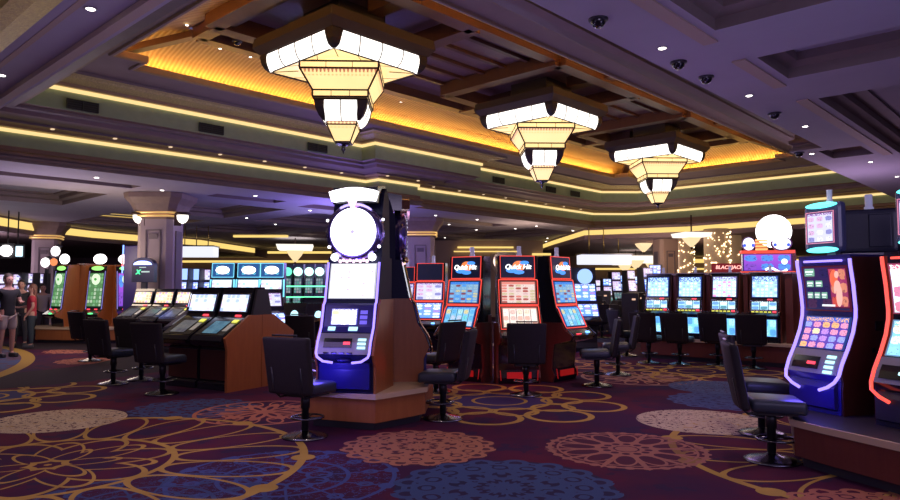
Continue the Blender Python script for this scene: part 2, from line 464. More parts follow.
def vault_mat(name, axis):
    m = bpy.data.materials.new(name); m.use_nodes = True; t = m.node_tree; b = t.nodes['Principled BSDF']
    P = t.nodes.new('ShaderNodeTexCoord').outputs['Object']; p = xyz(t, P)[axis]
    w = (p * (2 * PI / .085)).sin() * .5 + .5
    t.links.new(mixc(t, w, (.42, .27, .10), (.60, .42, .19)), b.inputs['Base Color']); b.inputs['Roughness'].default_value = .6
    bn = t.nodes.new('ShaderNodeBump'); bn.inputs['Strength'].default_value = .5; bn.inputs['Distance'].default_value = .03
    t.links.new(w.k, bn.inputs['Height']); t.links.new(bn.outputs[0], b.inputs['Normal'])
    return m
vault_u = vault_mat('vault_ribbed_along', 0); vault_v = vault_mat('vault_ribbed_across', 1)

# ------------------------------------------------------------------ floor
mb = MB(); mb.poly([(-45, -8, 0), (45, -8, 0), (45, 62, 0), (-45, 62, 0)])
struct(mb.build('floor', carpet()))

# ------------------------------------------------------------------ ceiling (local axes are u, v, z)
ZC = 4.1
L0 = [(2.67, 3.6), (13.7, 3.6), (13.7, 4.17), (27, 4.17), (27, 14.7), (25.9, 15.8), (15.1, 15.8), (15.1, 15.35), (13.2, 15.35), (13.2, 15.92), (2.67, 15.92)]
L1 = [(3.9, 5.3), (25.2, 5.6), (25.2, 13.4), (24.2, 14.4), (16.3, 14.4), (16.3, 13.85), (11.8, 13.85), (11.8, 14.4), (3.9, 14.4)]
L2 = [(4.64, 7.3), (5.2, 7.3), (5.2, 6.75), (22.6, 6.75), (22.6, 7.3), (23.2, 7.3), (23.2, 12.4), (22.6, 12.4), (22.6, 12.95), (5.2, 12.95), (5.2, 12.4), (4.64, 12.4)]
def rect(u0, u1, v0, v1): return [(u0, v0), (u1, v0), (u1, v1), (u0, v1)]
# coffers: (u0,u1,v0,v1, depth, inner margin)
coffers = [(2.9, 6.69, -3.5, 2.69), (7.81, 8.86, -3.5, 2.68), (10.08, 15.3, -3.5, 2.68), (16.5, 20.5, -3.5, 2.7), (21.6, 26.5, -3.5, 2.7),
           (14.0, 15.0, 3.05, 3.75),
           (-3.5, 1.62, -2, 5.6), (-3.5, 1.62, 6.4, 12.3), (-3.5, 1.62, 13.2, 15.2),
           (-2, 2.2, 17.4, 18.0), (3.2, 7.2, 17.4, 18.0), (9.2, 11.4, 17.35, 18.0), (12.4, 16.5, 17.4, 18.3), (17.5, 22, 17.4, 18.3),
           (-2, 2.2, 19.6, 23.0), (3.2, 7.2, 19.6, 23.2), (9.2, 12.6, 19.2, 23.2), (13.9, 17.5, 19.4, 23.4), (18.7, 22.5, 19.4, 23.4), (23.7, 27.5, 17.4, 23.4),
           (9.2, 12.6, 24.6, 29), (13.9, 17.5, 24.6, 29), (18.7, 22.5, 24.6, 29), (23.7, 27.2, 24.6, 29)]
coffers = [c for c in coffers]
mb = MB()
fill(mb, [rect(-9, 46, -24, 52), L0] + [rect(*c) for c in coffers], ZC)
for c in coffers:
    o = rect(*c); i1 = offset(o, -.14); small = min(c[1] - c[0], c[3] - c[2]) < 1.2
    up = lambda p, z: [(x, y, z) for x, y in p]
    mb.m = 1
    mb.strip(up(o, ZC), up(o, ZC + .12)); mb.strip(up(o, ZC + .12), up(i1, ZC + .16)); mb.strip(up(i1, ZC + .16), up(i1, ZC + .26))
    if small: mb.m = 0; fill(mb, [i1], ZC + .26)
    else:
        i2 = offset(i1, -.22); fill(mb, [i1, i2], ZC + .26); mb.strip(up(i2, ZC + .26), up(i2, ZC + .30)); mb.m = 0; fill(mb, [i2], ZC + .30)
ceil = mb.build('ceiling', [ceil_m, cofw_m], rz=PHI, normals=False); struct(ceil)
def P3(poly, d, z): return [(x, y, z) for x, y in offset(poly, d)]
def layers(mb, poly, steps):
    """steps: (offset, z, material index) - each joins the one before"""
    for (d0, z0, _), (d1, z1, m_) in zip(steps, steps[1:]):
        mb.m = m_; mb.strip(P3(poly, d0, z0), P3(poly, d1, z1))
CM = [mould_m, brownf_m, green_m, tan_m, soffit_m, gold_m, ceil_m, cofw_m]
mb = MB()
layers(mb, L0, [(0, ZC, 0), (0, 4.15, 0), (.05, 4.17, 0), (.05, 4.22, 0), (.0, 4.25, 0), (.0, 4.30, 1), (.08, 4.34, 1), (.08, 4.42, 1), (.14, 4.44, 1), (.14, 4.80, 2), (-.02, 4.80, 3), (-.05, 4.84, 3), (-.22, 4.86, 3), (-.24, 4.90, 0), (-.30, 4.90, 0)])
fill(mb, [offset(L0, -.30), offset(L1, .62)], 4.90)
layers(mb, L1, [(.62, 4.90, 0), (.62, 4.86, 0), (.46, 4.86, 4), (.40, 4.93, 4), (.22, 4.93, 0), (.20, 4.98, 0), (.10, 5.00, 1), (.10, 5.44, 2), (-.02, 5.44, 3), (-.05, 5.50, 3), (-.32, 5.55, 5), (-.35, 5.59, 5), (-.48, 5.59, 5), (-.50, 5.64, 0), (-.54, 5.64, 0)])
mb.m = 4; fill(mb, [offset(L1, -.54), offset(L2, .10)], 5.64)
layers(mb, L2, [(.10, 5.64, 4), (.09, 5.60, 4), (.05, 5.60, 4), (0, 5.62, 3), (0, 5.74, 3), (.02, 5.74, 3), (.03, 5.69, 3), (.34, 5.69, 3)])
struct(mb.build('ceiling_recess', CM, rz=PHI, normals=False))['kind'] = 'structure'
# cove strips running round the two fascias
def ribbon(poly, d0, z0, d1, z1, name, m_, th=.05):
    mb = MB()
    mb.strip(P3(poly, d0, z0), P3(poly, d1, z1)); mb.strip(P3(poly, d0, z0), P3(poly, d0 - th, z0)); mb.strip(P3(poly, d0 - th, z0), P3(poly, d1 - th, z1))
    return struct(mb.build(name, m_, rz=PHI, normals=False))
ribbon(L0, .12, 4.715, .12, 4.79, 'trim_1', cove_m, .03)
ribbon(L1, .08, 5.36, .08, 5.435, 'trim_2', cove_m, .03)
# tan border strips set into the near ceiling
mb = MB()
for u0, u1 in ((2.9, 6.99), (7.74, 9.13), (10.0, 15.2)): mb.box(((u0 + u1) / 2, 2.86, ZC - .008), (u1 - u0, .15, .02))
mb.box((2.13, 5.5, ZC + .02), (.06, 21, .05)); mb.box((2.52, 5.5, ZC - .03), (.1, 21, .06))
struct(mb.build('trim_3', mat('tan_strip', (.50, .38, .30), .7), rz=PHI))
mb = MB(); mb.m = 0
mb.strip([(1.78, 15.2, 4.02), (1.78, -2, 4.02)], [(2.0, 15.2, 4.09), (2.0, -2, 4.09)], closed=False); mb.box((1.70, 6.6, 4.06), (.16, 17.2, .10))
struct(mb.build('trim_4', mat('bright_gold_ornament', (.95, .60, .13), .5, var=.5, vscale=30, bump=.6, bscale=40), rz=PHI, normals=False))
# the vault: ribbed slopes, lit from a trough behind the lip
mb = MB()
prev = None
steps = [(.36, 5.66), (.26, 5.86), (.0, 6.02), (-.5, 6.16), (-1.05, 6.26)]
for d, z in steps:
    q = [(x, y, z) for x, y in offset(rect(4.64, 23.2, 6.75, 12.95), d)]
    if prev:
        for i in range(4):
            mb.m = i % 2
            a = [prev[i], prev[(i + 1) % 4], q[(i + 1) % 4], q[i]]; mb.poly(a)
    prev = q
mb.m = 2; fill(mb, [offset(rect(4.64, 23.2, 6.75, 12.95), -1.05)], 6.30)
struct(mb.build('ceiling_vault', [vault_u, vault_v, plank_m], rz=PHI, normals=False))
mb = MB()
q = [(5.25, 12.93), (22.55, 12.93)]
for (a, b_) in (((5.0, 13.12), (22.8, 13.12)), ((23.38, 12.6), (23.38, 7.1)), ((5.0, 6.58), (22.8, 6.58)), ((4.46, 12.6), (4.46, 7.1))):
    mb.tube([(*a, 5.745), (*b_, 5.745)], .022, 6)
struct(mb.build('trim_5', trough_m, rz=PHI))
# wooden ribs under the vault
mb = MB()
i_ = rect(5.9, 21.9, 7.9, 11.9)
def beam(a, b, za, zb, w=.26, h=.22):
    a, b = Vector((*a, za)), Vector((*b, zb)); d = (b - a); s_ = Vector((d.y, -d.x, 0)).normalized() * w / 2; dn = Vector((0, 0, -h))
    vs = [a - s_, a + s_, b + s_, b - s_]; mb.poly(vs[::-1]); mb.poly([v + dn for v in vs])
    for k in range(4): mb.poly([vs[k], vs[(k + 1) % 4], vs[(k + 1) % 4] + dn, vs[k] + dn])
for k in range(4): beam(i_[k], i_[(k + 1) % 4], 6.32, 6.32)
for c_, k in (((4.66, 6.8), 0), ((23.1, 6.8), 1), ((23.1, 12.85), 2), ((4.66, 12.85), 3)): beam(c_, i_[k], 5.80, 6.28, .2, .12)
for uc in (7.3, 13.1, 18.9):
    for s_ in (-1, 1):
        beam((uc - 1.6, 9.4 + s_ * 1.6), (uc + 1.6, 9.4 + s_ * 1.6), 6.32, 6.32, .3, .3); beam((uc + s_ * 1.6, 7.8), (uc + s_ * 1.6, 11.0), 6.32, 6.32, .3, .3)
        beam((uc, 9.4 + s_ * .8), (uc + 0.01, 9.4 + s_ * 2.5), 6.32, 6.32, .3, .25)
for v_ in (8.5, 9.1, 9.7, 10.3, 10.9):
    for ua, ub in ((5.9, 5.95), (8.9, 11.5), (14.7, 17.3), (20.5, 21.8)): beam((ua, v_), (ub, v_), 6.31, 6.31, .10, .08)
struct(mb.build('trim_6', beam_m, rz=PHI))
# lower ceiling and coves beyond the recess
def band(name, pts, z0, z1, m_, th=.12, closed=False):
    """upright strip standing on a ceiling line"""
    mb = MB()
    def off(d):
        out = []
        for i, p in enumerate(pts):
            a = Vector(pts[max(0, i - 1)]); b = Vector(pts[min(len(pts) - 1, i + 1)]); e = (b - a).normalized(); out.append((p[0] - e.y * d, p[1] + e.x * d))
        return out
    A, B = off(-th), off(th); c_ = lambda p, z: [(x, y, z) for x, y in p]
    mb.strip(c_(A, z0), c_(A, z1), False); mb.strip(c_(B, z1), c_(B, z0), False); mb.strip(c_(A, z0), c_(B, z0), False); mb.strip(c_(A, z1), c_(B, z1), False)
    return struct(mb.build(name, m_))
def pz(px, py, z):
    d = ((px - 450) / 690, math.cos(R(3.15)) + (py - 250) / 690 * math.sin(R(3.15)), math.sin(R(3.15)) - (py - 250) / 690 * math.cos(R(3.15)))
    k = (z - 1.55) / d[2]; return (d[0] * k, d[1] * k)
# soffits that drop below the lower ceiling further back, their faces lit by a cove
def soffit(n, face, rest, z0=3.62, zb0=3.80, zb1=4.0):
    mb = MB(); poly = face + rest
    c_ = lambda p, z: [(x, y, z) for x, y in p]
    mb.strip(c_(face, z0), c_(face, ZC), False); fill(mb, [poly], z0)
    struct(mb.build('ceiling_soffit', soffit_m if n != 2 else mould_m, normals=False))
    band('trim_%d' % (6 + n), face, zb0, zb1, cove_hot, .03)
soffit(1, [(5.1, 44), (5.35, 36), (5.75, 29.4), (9.5, 27.5), (14.4, 21.7), (20, 15.2), (28, 6)], [(45, 6), (45, 50), (5.1, 50)])
soffit(2, [(-15.5, 14), (-15.8, 24.2), (-16.0, 27), (-15.6, 30), (-14.5, 32.5), (-12.9, 35.5), (-12.2, 43)], [(-12.2, 50), (-45, 50), (-45, 14)], z0=3.55, zb0=3.74, zb1=4.02)
band('trim_9', [(-10.4, 33.1), (-7.8, 33.1)], 3.98, 4.08, cove_hot, .1)
band('trim_10', [(-11.5, 43.5), (-7.5, 43.5)], 3.72, 3.86, cove_hot, .1)
band('trim_11', [(-20, 45.4), (-5, 45.4)], 3.22, 3.36, cove_hot, .1)
band('trim_12', [(8.5, 45.4), (22, 45.4)], 2.74, 2.86, cove_hot, .1)
band('trim_13', [(10.5, 45.4), (30, 45.4)], 3.20, 3.45, cove_hot, .1)
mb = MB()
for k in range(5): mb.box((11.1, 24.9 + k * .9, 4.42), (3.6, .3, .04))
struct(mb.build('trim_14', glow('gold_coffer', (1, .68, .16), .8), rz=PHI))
# walls that close the hall far away
mb = MB(); mb.box((0, 46, 2.1), (90, .3, 4.2)); struct(mb.build('wall_back', mat('far_wall', (.15, .10, .11), .9, var=.5, vscale=.4)))
mb = MB(); mb.box((-33, 20, 2.1), (.3, 56, 4.2)); struct(mb.build('wall_left', mat('far_wall')))
mb = MB(); mb.box((40, 20, 2.1), (.3, 56, 4.2)); struct(mb.build('wall_right', mat('far_wall')))
# tan wall with arches behind the row of red lit machines
tanw = mat('tan_wall', (.34, .24, .20), .7, var=.2, vscale=1.2)
mb = MB(); mb.box((1.3, 37.2, 2.05), (7.4, .3, 4.1)); struct(mb.build('wall_center', tanw))
for i, (x, z, r_) in enumerate(((-1.6, 3.1, .75), (3.0, 3.0, .75))):
    rt = root('arched_mirror', 'arched mirror in a pale ring on the tan back wall, ' + ('left one' if i == 0 else 'right one'), 'mirror', (x, 36.98, z - r_))
    mb = MB(); mb.disc((0, 0, r_), r_, .1, 32, 1.15); mb.build('frame', mat('pale_stone', (.45, .36, .30), .6), rt)
    mb = MB(); mb.disc((0, -.07, r_), r_ * .8, .05, 32, 1.15); mb.build('mirror_glass', mat('mirror_glass', (.5, .45, .5), .1, .9), rt)
mb = MB(); mb.box((1.9, 36.9, 3.72), (3.0, .12, .09)); mb.box((1.9, 36.9, 3.50), (3.4, .1, .06)); struct(mb.build('trim_15', cove_hot))
struct(MB().box((4.9, 36.9, 3.35), (1.0, .12, .12)).build('trim_16', cove_hot))

# ------------------------------------------------------------------ chandeliers
def chglass(name, c, es, dots=False):
    m = bpy.data.materials.new(name); m.use_nodes = True; t = m.node_tree; b = t.nodes['Principled BSDF']
    tc = t.nodes.new('ShaderNodeTexCoord'); P = tc.outputs['Object']; x, y, z = xyz(t, P); _, _, gz = xyz(t, tc.outputs['Generated'])
    nz = noise(t, 3, 2, P)
    col = mixc(t, nz, tuple(v * .8 for v in c), c)
    if dots:
        a_ = (x + y) * .7071; b_ = (x - y) * .7071; sel = a_.abs().gt(b_.abs())
        q_ = b_ * sel + a_ * (1 - sel); tri = (q_ * 98).sin() * .5 + .5
        col = mixc(t, (gz.gt(.95).max(gz.gt(.80) * tri.gt((gz - .78) * -3 + .75))) * .85, col, (.28, .03, .01))
        col = mixc(t, ((gz - .68).abs().lt(.03) * tri.gt(.55)) * .6, col, (.5, .12, .03))
    b.inputs['Base Color'].default_value = (.6, .5, .4, 1); b.inputs['Roughness'].default_value = .3
    t.links.new(col, b.inputs['Emission Color']); b.inputs['Emission Strength'].default_value = es
    return m
whiteg = chglass('white_glass', (1, .97, .90), 2.2)
creamg = chglass('cream_glass', (1, .70, .28), 1.35)
creamd = chglass('cream_glass_dotted', (1, .72, .30), 1.35, True)
iron = mat('bronze_frame', (.05, .022, .018), .45, .3)
capm = mat('dark_cap', (.035, .022, .025), .5)
def sq(h, z, rot=0, n=4):
    return [Vector((h * sx, h * sy, z)) if not rot else Matrix.Rotation(rot, 3, 'Z') @ Vector((h * sx, h * sy, z)) for sx, sy in ((-1, -1), (1, -1), (1, 1), (-1, 1))]
def frame_edges(mb, rings, r=.012):
    r *= 1.35
    for q in rings: mb.tube(q, r, 5, closed=True)
    for a, b in zip(rings, rings[1:]):
        for i in range(4): mb.tube([a[i], b[i]], r, 5)
def curved_side(mb, ang, prof, k, m_=0):
    """prof: (half width, z); a bulging panel on one side, k = share of the half width left for the corner caps"""
    rot = Matrix.Rotation(ang, 3, 'Z'); mb.m = m_
    for (h0, z0), (h1, z1) in zip(prof, prof[1:]):
        a, b = h0 - k, h1 - k
        mb.poly([rot @ Vector(p) for p in ((-a, -h0, z0), (a, -h0, z0), (b, -h1, z1), (-b, -h1, z1))])
def corner(mb, ang, prof, k):
    rot = Matrix.Rotation(ang, 3, 'Z')
    zb_, zt_ = prof[0][1], prof[-1][1]
    for (h0, z0), (h1, z1) in zip(prof, prof[1:]):
        e = .014; k0, k1 = [k * (.15 + .85 * max(0, (q - zb_) / (zt_ - zb_)) ** .45) for q in (z0, z1)]
        A0, B0, C0 = Vector((h0 - k0, -h0 - e, z0)), Vector((h0 + e, -h0 - e, z0)), Vector((h0 + e, -h0 + k0, z0))
        A1, B1, C1 = Vector((h1 - k1, -h1 - e, z1)), Vector((h1 + e, -h1 - e, z1)), Vector((h1 + e, -h1 + k1, z1))
        mb.poly([rot @ p for p in (A0, B0, B1, A1)]); mb.poly([rot @ p for p in (B0, C0, C1, B1)])
def chandelier(label, u, v, zb=3.98):
    p = cuv(u, v, zb); rt = root('chandelier', label, 'chandelier', p, PHI, 'stained glass chandeliers in the recess')
    top = [(.90, 1.28), (.955, 1.34), (.99, 1.42), (1.005, 1.50), (1.0, 1.58)]
    for i in range(4):
        mb = MB(); curved_side(mb, i * PI / 2, top, .02); mb.build('glass_panel', whiteg, rt)
        mb = MB(); rot = Matrix.Rotation(i * PI / 2, 3, 'Z')
        for x in (-.44, 0, .44): mb.tube([rot @ Vector((x * h / .95, -h - .004, z)) for h, z in top], .009, 5)
        mb.tube([rot @ Vector((s * (top[0][0] - .1), -top[0][0], top[0][1])) for s in (-1, 1)], .014, 5); mb.tube([rot @ Vector((s * (top[-1][0] - .1), -top[-1][0], top[-1][1])) for s in (-1, 1)], .02, 5)
        mb.build('glazing_bar', iron, rt)
        mb = MB(); corner(mb, i * PI / 2, top, .20); mb.build('corner_cap', capm, rt)
    mb = MB(); mb.strip(sq(1.03, 1.58), sq(1.12, 1.70)); mb.strip(sq(1.12, 1.70), sq(1.10, 1.86)); mb.strip(sq(1.10, 1.86), sq(.5, 2.02)); mb.poly(sq(1.03, 1.58)[::-1]); mb.strip(sq(.5, 2.02), sq(.5, 2.35)); mb.build('canopy', mat('canopy_brown', (.055, .036, .03), .6), rt)
    P4 = PI / 4
    # underside of the tray
    mb = MB(); a, b = sq(.89, 1.29), sq(.55, 1.32); mb.strip(a, b); mb.poly(sq(.55, 1.32)); mb.build('tray_glass', creamg, rt)
    mb = MB(); frame_edges(mb, [a], .014)
    for i in range(4):
        m_ = (a[i] + a[(i + 1) % 4]) / 2
        for q in (a[i], a[(i + 1) % 4], m_): mb.tube([q + Vector((0, 0, -.004)), Vector((q.x * .62, q.y * .62, 1.312))], .007, 4)
        mb.tube([a[i].lerp(a[(i + 1) % 4], .25), b[i].lerp(b[(i + 1) % 4], .5)], .006, 4); mb.tube([a[i].lerp(a[(i + 1) % 4], .75), b[i].lerp(b[(i + 1) % 4], .5)], .006, 4)
    mb.build('tray_bars', iron, rt)
    r1 = [sq(.645, 1.285, P4), sq(.645, 1.17, P4), sq(.46, .86, P4), sq(.46, .745, P4)]
    mb = MB(); mb.strip(r1[0], r1[1]); mb.strip(r1[2], r1[3]); mb.poly(r1[3]); mb.build('band_glass', creamg, rt)
    mb = MB(); mb.strip(r1[1], r1[2]); mb.build('pyramid_glass', creamd, rt)
    mb = MB(); frame_edges(mb, r1, .013)
    for i in range(4):
        for f in (1 / 3, 2 / 3): mb.tube([r1[0][i].lerp(r1[0][(i + 1) % 4], f), r1[1][i].lerp(r1[1][(i + 1) % 4], f)], .007, 4); mb.tube([r1[2][i].lerp(r1[2][(i + 1) % 4], f), r1[3][i].lerp(r1[3][(i + 1) % 4], f)], .007, 4)
    mb.build('pyramid_bars', iron, rt)
    t3 = [(.29, .38), (.36, .46), (.41, .58), (.43, .70)]
    mb = MB()
    for i in range(4): curved_side(mb, P4 + i * PI / 2, t3, .02)
    mb.poly(sq(.2, .385, P4)); mb.build('lower_glass', whiteg, rt)
    for i in range(4):
        mb = MB(); corner(mb, P4 + i * PI / 2, t3, .16); mb.build('corner_cap', capm, rt)
    mb = MB()
    for i in range(4): mb.tube([Matrix.Rotation(P4 + i * PI / 2, 3, 'Z') @ Vector((0, -h - .004, z)) for h, z in t3], .009, 5)
    mb.tube(sq(.44, .715, P4), .02, 5, closed=True); mb.build('lower_bars', iron, rt)
    r4 = [sq(.25, .39, P4), sq(.25, .33, P4), sq(.135, .06, P4), sq(.12, .045, P4)]
    mb = MB(); mb.strip(r4[0], r4[1]); mb.strip(r4[1], r4[2]); mb.build('tip_glass', creamd, rt)
    mb = MB(); frame_edges(mb, r4[:3], .010); mb.build('tip_bars', iron, rt)
    mb = MB(); mb.lathe([(.15, .06), (.13, .03), (.05, .02), (.03, -.02), (.045, -.05), (.02, -.08), (.004, -.13)], 10); mb.build('finial', dchrome_m, rt)
    return rt
c1 = chandelier('stained glass chandelier nearest the camera, largest of the three in the ceiling recess', 7.3, 9.4)
copy_tree(c1, 'middle one of the three large tiered glass chandeliers in the recess', cuv(13.1, 9.4, 3.98), PHI)
copy_tree(c1, 'tiered glass chandelier at the far end of the recess, smallest of the three', cuv(18.9, 9.4, 3.98), PHI)
# distant ones under the lower ceiling
def small_chandelier(label, px, py_tip, d, s=1.0, wings=True):
    x, y = spot(px, d); zt = 1.55 + (288 - py_tip) / 690 * d
    rt = root('pendant_chandelier', label, 'chandelier', (x, y, zt), R(10), 'small tiered chandeliers under the far ceiling')
    mb = MB(); mb.strip(sq(.05 * s, 0), sq(.28 * s, .30 * s)); mb.strip(sq(.28 * s, .30 * s), sq(.38 * s, .52 * s)); mb.build('glass_bowl', glow('far_cream', (1, .72, .40), 1.1), rt)
    mb = MB(); mb.strip(sq(.75 * s, .55 * s), sq(.82 * s, .78 * s)); mb.poly(sq(.75 * s, .55 * s)); mb.build('glass_tray', glow('far_white', (1, .90, .78), 1.3), rt)
    mb = MB(); mb.lathe([(.03, .75 * s), (.03, (ZC if x < 4.6 or d == 24 else 3.62) - zt - .005)], 6); mb.lathe([(.01, -.1), (.05, -.02), (.02, .02)], 6); mb.build('stem', iron, rt)
small_chandelier('small white tiered chandelier hanging beyond the green glowing machines', 295, 262, 35.2, 1.1)
small_chandelier('white winged chandelier left of the plain tan pillar', 644, 252, 32, .85)
small_chandelier('flat white chandelier in front of the sparkling pillars', 692, 247, 24, .62)
small_chandelier('white bowl chandelier beside the long hanging light box', 636, 269, 38, .9)
small_chandelier('tiny warm chandelier under the hanging light box, far down the hall', 625, 272, 43, .8)
small_chandelier('little warm chandelier low behind the white winged one', 652, 270, 44, .8)
def light_box(label, px, py0, py1, d, w):
    x, y = spot(px, d); z0 = 1.55 + (288 - py1) / 690 * d; z1 = 1.55 + (288 - py0) / 690 * d
    rt = root('hanging_light_box', label, 'ceiling light', (x, y, z0), R(4))
    mb = MB(); mb.box((0, 0, (z1 - z0) / 2), (w, .9, z1 - z0), r=.03); mb.build('diffuser', glow('light_box', (.86, .88, 1), 1.05), rt)
    mb = MB(); mb.box((0, 0, z1 - z0 + .02), (w + .08, .96, .05)); mb.build('top_rim', dchrome_m, rt)
    mb = MB()
    for s in (-.3, 0, .3): mb.tube([(s * w, 0, z1 - z0), (s * w, 0, ZC - z0 - .02)], .02, 5)
    mb.build('hanging_rods', mat('brass', (.6, .45, .15), .3, 1), rt)
light_box('long white light box hanging on rods right of the big pillar', 196, 247, 257, 28, 1.55)
light_box('long white light box hanging beyond the red lit machines', 604, 255, 264.5, 29, 2.1)

# ------------------------------------------------------------------ ceiling fittings
dl_white = glow('downlight_lens', (1, .93, .85), 8); trimw = mat('downlight_trim', (.5, .48, .5), .4)
mb = MB(); mb.lathe([(.075, 0), (.095, -.012), (.07, -.016)], 16, cap=False); mb.m = 1; mb.lathe([(.066, -.012), (.05, -.022), (.0005, -.024)], 14, cap=False)
DL = mb.build('downlight', [trimw, dl_white]); DL_used = [False]
def downlight(u, v, z, label, group, s=.62):
    o = DL if not DL_used[0] else DL.copy()
    if DL_used[0]: COL.objects.link(o)
    DL_used[0] = True; o.location = cuv(u, v, z); o.scale = (s, s, s); tag(o, label, 'ceiling light', group)
for i, u in enumerate((6.79, 9.28, 11.67, 14.15, 15.9, 18.4)):
    downlight(u, 3.3 if u < 13 or u > 15 else 3.9, ZC, 'downlight on the purple border right of the recess, %s counting from the photo top' % ordinal(i), 'downlights along the right border')
for i, v in enumerate((6.62, 9.49, 12.6)):
    if i < 2: downlight(2.24, v, ZC, 'downlight on the beam at the upper left corner, the %s one' % ('higher' if i == 0 else 'lower'), 'downlights on the left beam')
for i, (u, v) in enumerate(((5.55, 12.2), (5.52, 11.6), (6.45, 12.15), (7.1, 12.15), (9.9, 12.3), (10.6, 12.3), (11.3, 12.3), (21.5, 11.5), (22.3, 8.4))):
    zz = 6.13
    side = 'ribbed gold slope'
    downlight(u, v, 5.66 + .62 * min(1, max(0, min(v - 6.5, 13.1 - v, u - 4.4, 23.4 - u)) / 1.3) ** .6 - .03, ['tiny downlight left of the wooden hip rib on the gold vault, lower one', 'tiny downlight left of the wooden hip rib on the gold vault, upper one', 'tiny downlight on the gold vault left of the nearest chandelier, first after the rib', 'tiny downlight on the gold vault touching the nearest chandelier',
        'tiny downlight on the gold vault right of the nearest chandelier, first of three', 'tiny downlight on the gold vault right of the nearest chandelier, second of three', 'tiny downlight on the gold vault right of the nearest chandelier, third of three', 'tiny downlight at the gold vault end between two chandeliers', 'tiny downlight beside the smallest of the three chandeliers'][i], 'downlights in the vault', .4)
far_dl = [(5.9, 16.75), (7.85, 17.7), (10.1, 16.9), (13.1, 22.5), (15.2, 23.9), (16.6, 25.3), (5.3, 24.2), (13.25, 18.8), (17.2, 16.9), (18.5, 18.1), (20, 18.9), (21, 20.6), (22.7, 19.8), (19.3, 16.8), (23, 16.8), (23.4, 18.2), (26, 17), (28, 18.5), (29, 20.5), (30, 17.5), (31, 22), (25.2, 24.1), (28.6, 25), (31.5, 26)]
far_dl = [q for q in far_dl if not any(c[0] - .1 < q[0] < c[1] + .1 and c[2] - .1 < q[1] < c[3] + .1 for c in coffers)]
for i, (u, v) in enumerate(far_dl):
    downlight(u, v, ZC, 'small bright downlight in the lower ceiling beyond the recess', 'downlights of the far lower ceiling', .8)
# black domes
mb = MB(); mb.lathe([(.13, 0), (.13, -.02), (.10, -.03)], 18, cap=False); mb.m = 1; mb.lathe([(.10, -.025), (.095, -.06), (.07, -.10), (.03, -.12), (.001, -.122)], 18, cap=False)
dome0 = mb.build('dome_camera', [dark_m, blackg_m]); used = False
for u, v, z, lab in ((5.64, 3.38, ZC, 'black dome camera nearest the photo top on the right border'), (7.35, 3.38, ZC, 'black dome camera just past the first downlight on the right border'), (8.1, 3.38, ZC, 'black dome camera, third along the right border'), (10.5, 3.38, ZC, 'flat black dome camera between the second and third border downlights'), (13.9, 4.05, ZC, 'black dome camera at the far right corner beside a downlight'),
                     (6.5, 11.6, 6.05, 'black dome camera on the gold vault left of the nearest chandelier'), (9.0, 12.2, 6.0, 'black dome camera on the gold vault right of the nearest chandelier')):
    o = dome0.copy() if used else dome0
    if used: COL.objects.link(o)
    used = True; o.location = cuv(u, v, z + (.12 if z > 5 else 0)); o.scale = (.72,) * 3; tag(o, lab, 'security camera', 'dome cameras')
# vents in the upper fascia
def vent(name, label, u, v, z, ang):
    rt = root(name, label, 'air vent', cuv(u, v, z), PHI + ang, 'air vents in the green fascia')
    mb = MB(); mb.box((0, 0, .09), (.58, .03, .20)); mb.build('vent_box', mat('vent_black', (.01, .012, .01), .6), rt)
    mb = MB()
    for x in (-.285, 0, .285): mb.box((x, -.02, .09), (.02, .02, .20))
    for k in range(4): mb.box((0, -.018, .02 + k * .045), (.56, .01, .008))
    mb.build('vent_grille', mat('vent_grille', (.03, .035, .03), .6), rt)
for u, lab in ((4.8, 'dark green vent at the left end of the upper fascia'), (7.5, 'dark vent in the upper fascia left of the nearest chandelier tip'), (10.4, 'dark vent in the upper fascia behind the nearest chandelier tip'),
               (17.7, 'dark vent in the upper fascia between the first two chandeliers'), (20.7, 'dark vent in the fascia behind the middle chandelier tip'), (22.3, 'dark vent nearest the far corner of the fascia')):
    vent('air_vent', lab, u, 14.46, 5.04, 0)
# little bulbs along the ledge above the lower cove
mb = MB(); mb.ball((0, 0, 0), .03, 8, 1.8, 1, .6); b0 = mb.build('ledge_bulb', glow('bulb_warm', (1, .72, .45), .9)); used = False
for i in range(18):
    o = b0.copy() if used else b0
    if used: COL.objects.link(o)
    used = True; o.location = cuv(3.4 + i * 1.25, 15.72 if not 7 < i < 10 else 15.15, 4.84); tag(o, 'tiny warm bulb on the ledge above the lower cove strip', 'light bulb', 'bulbs on the recess ledge')

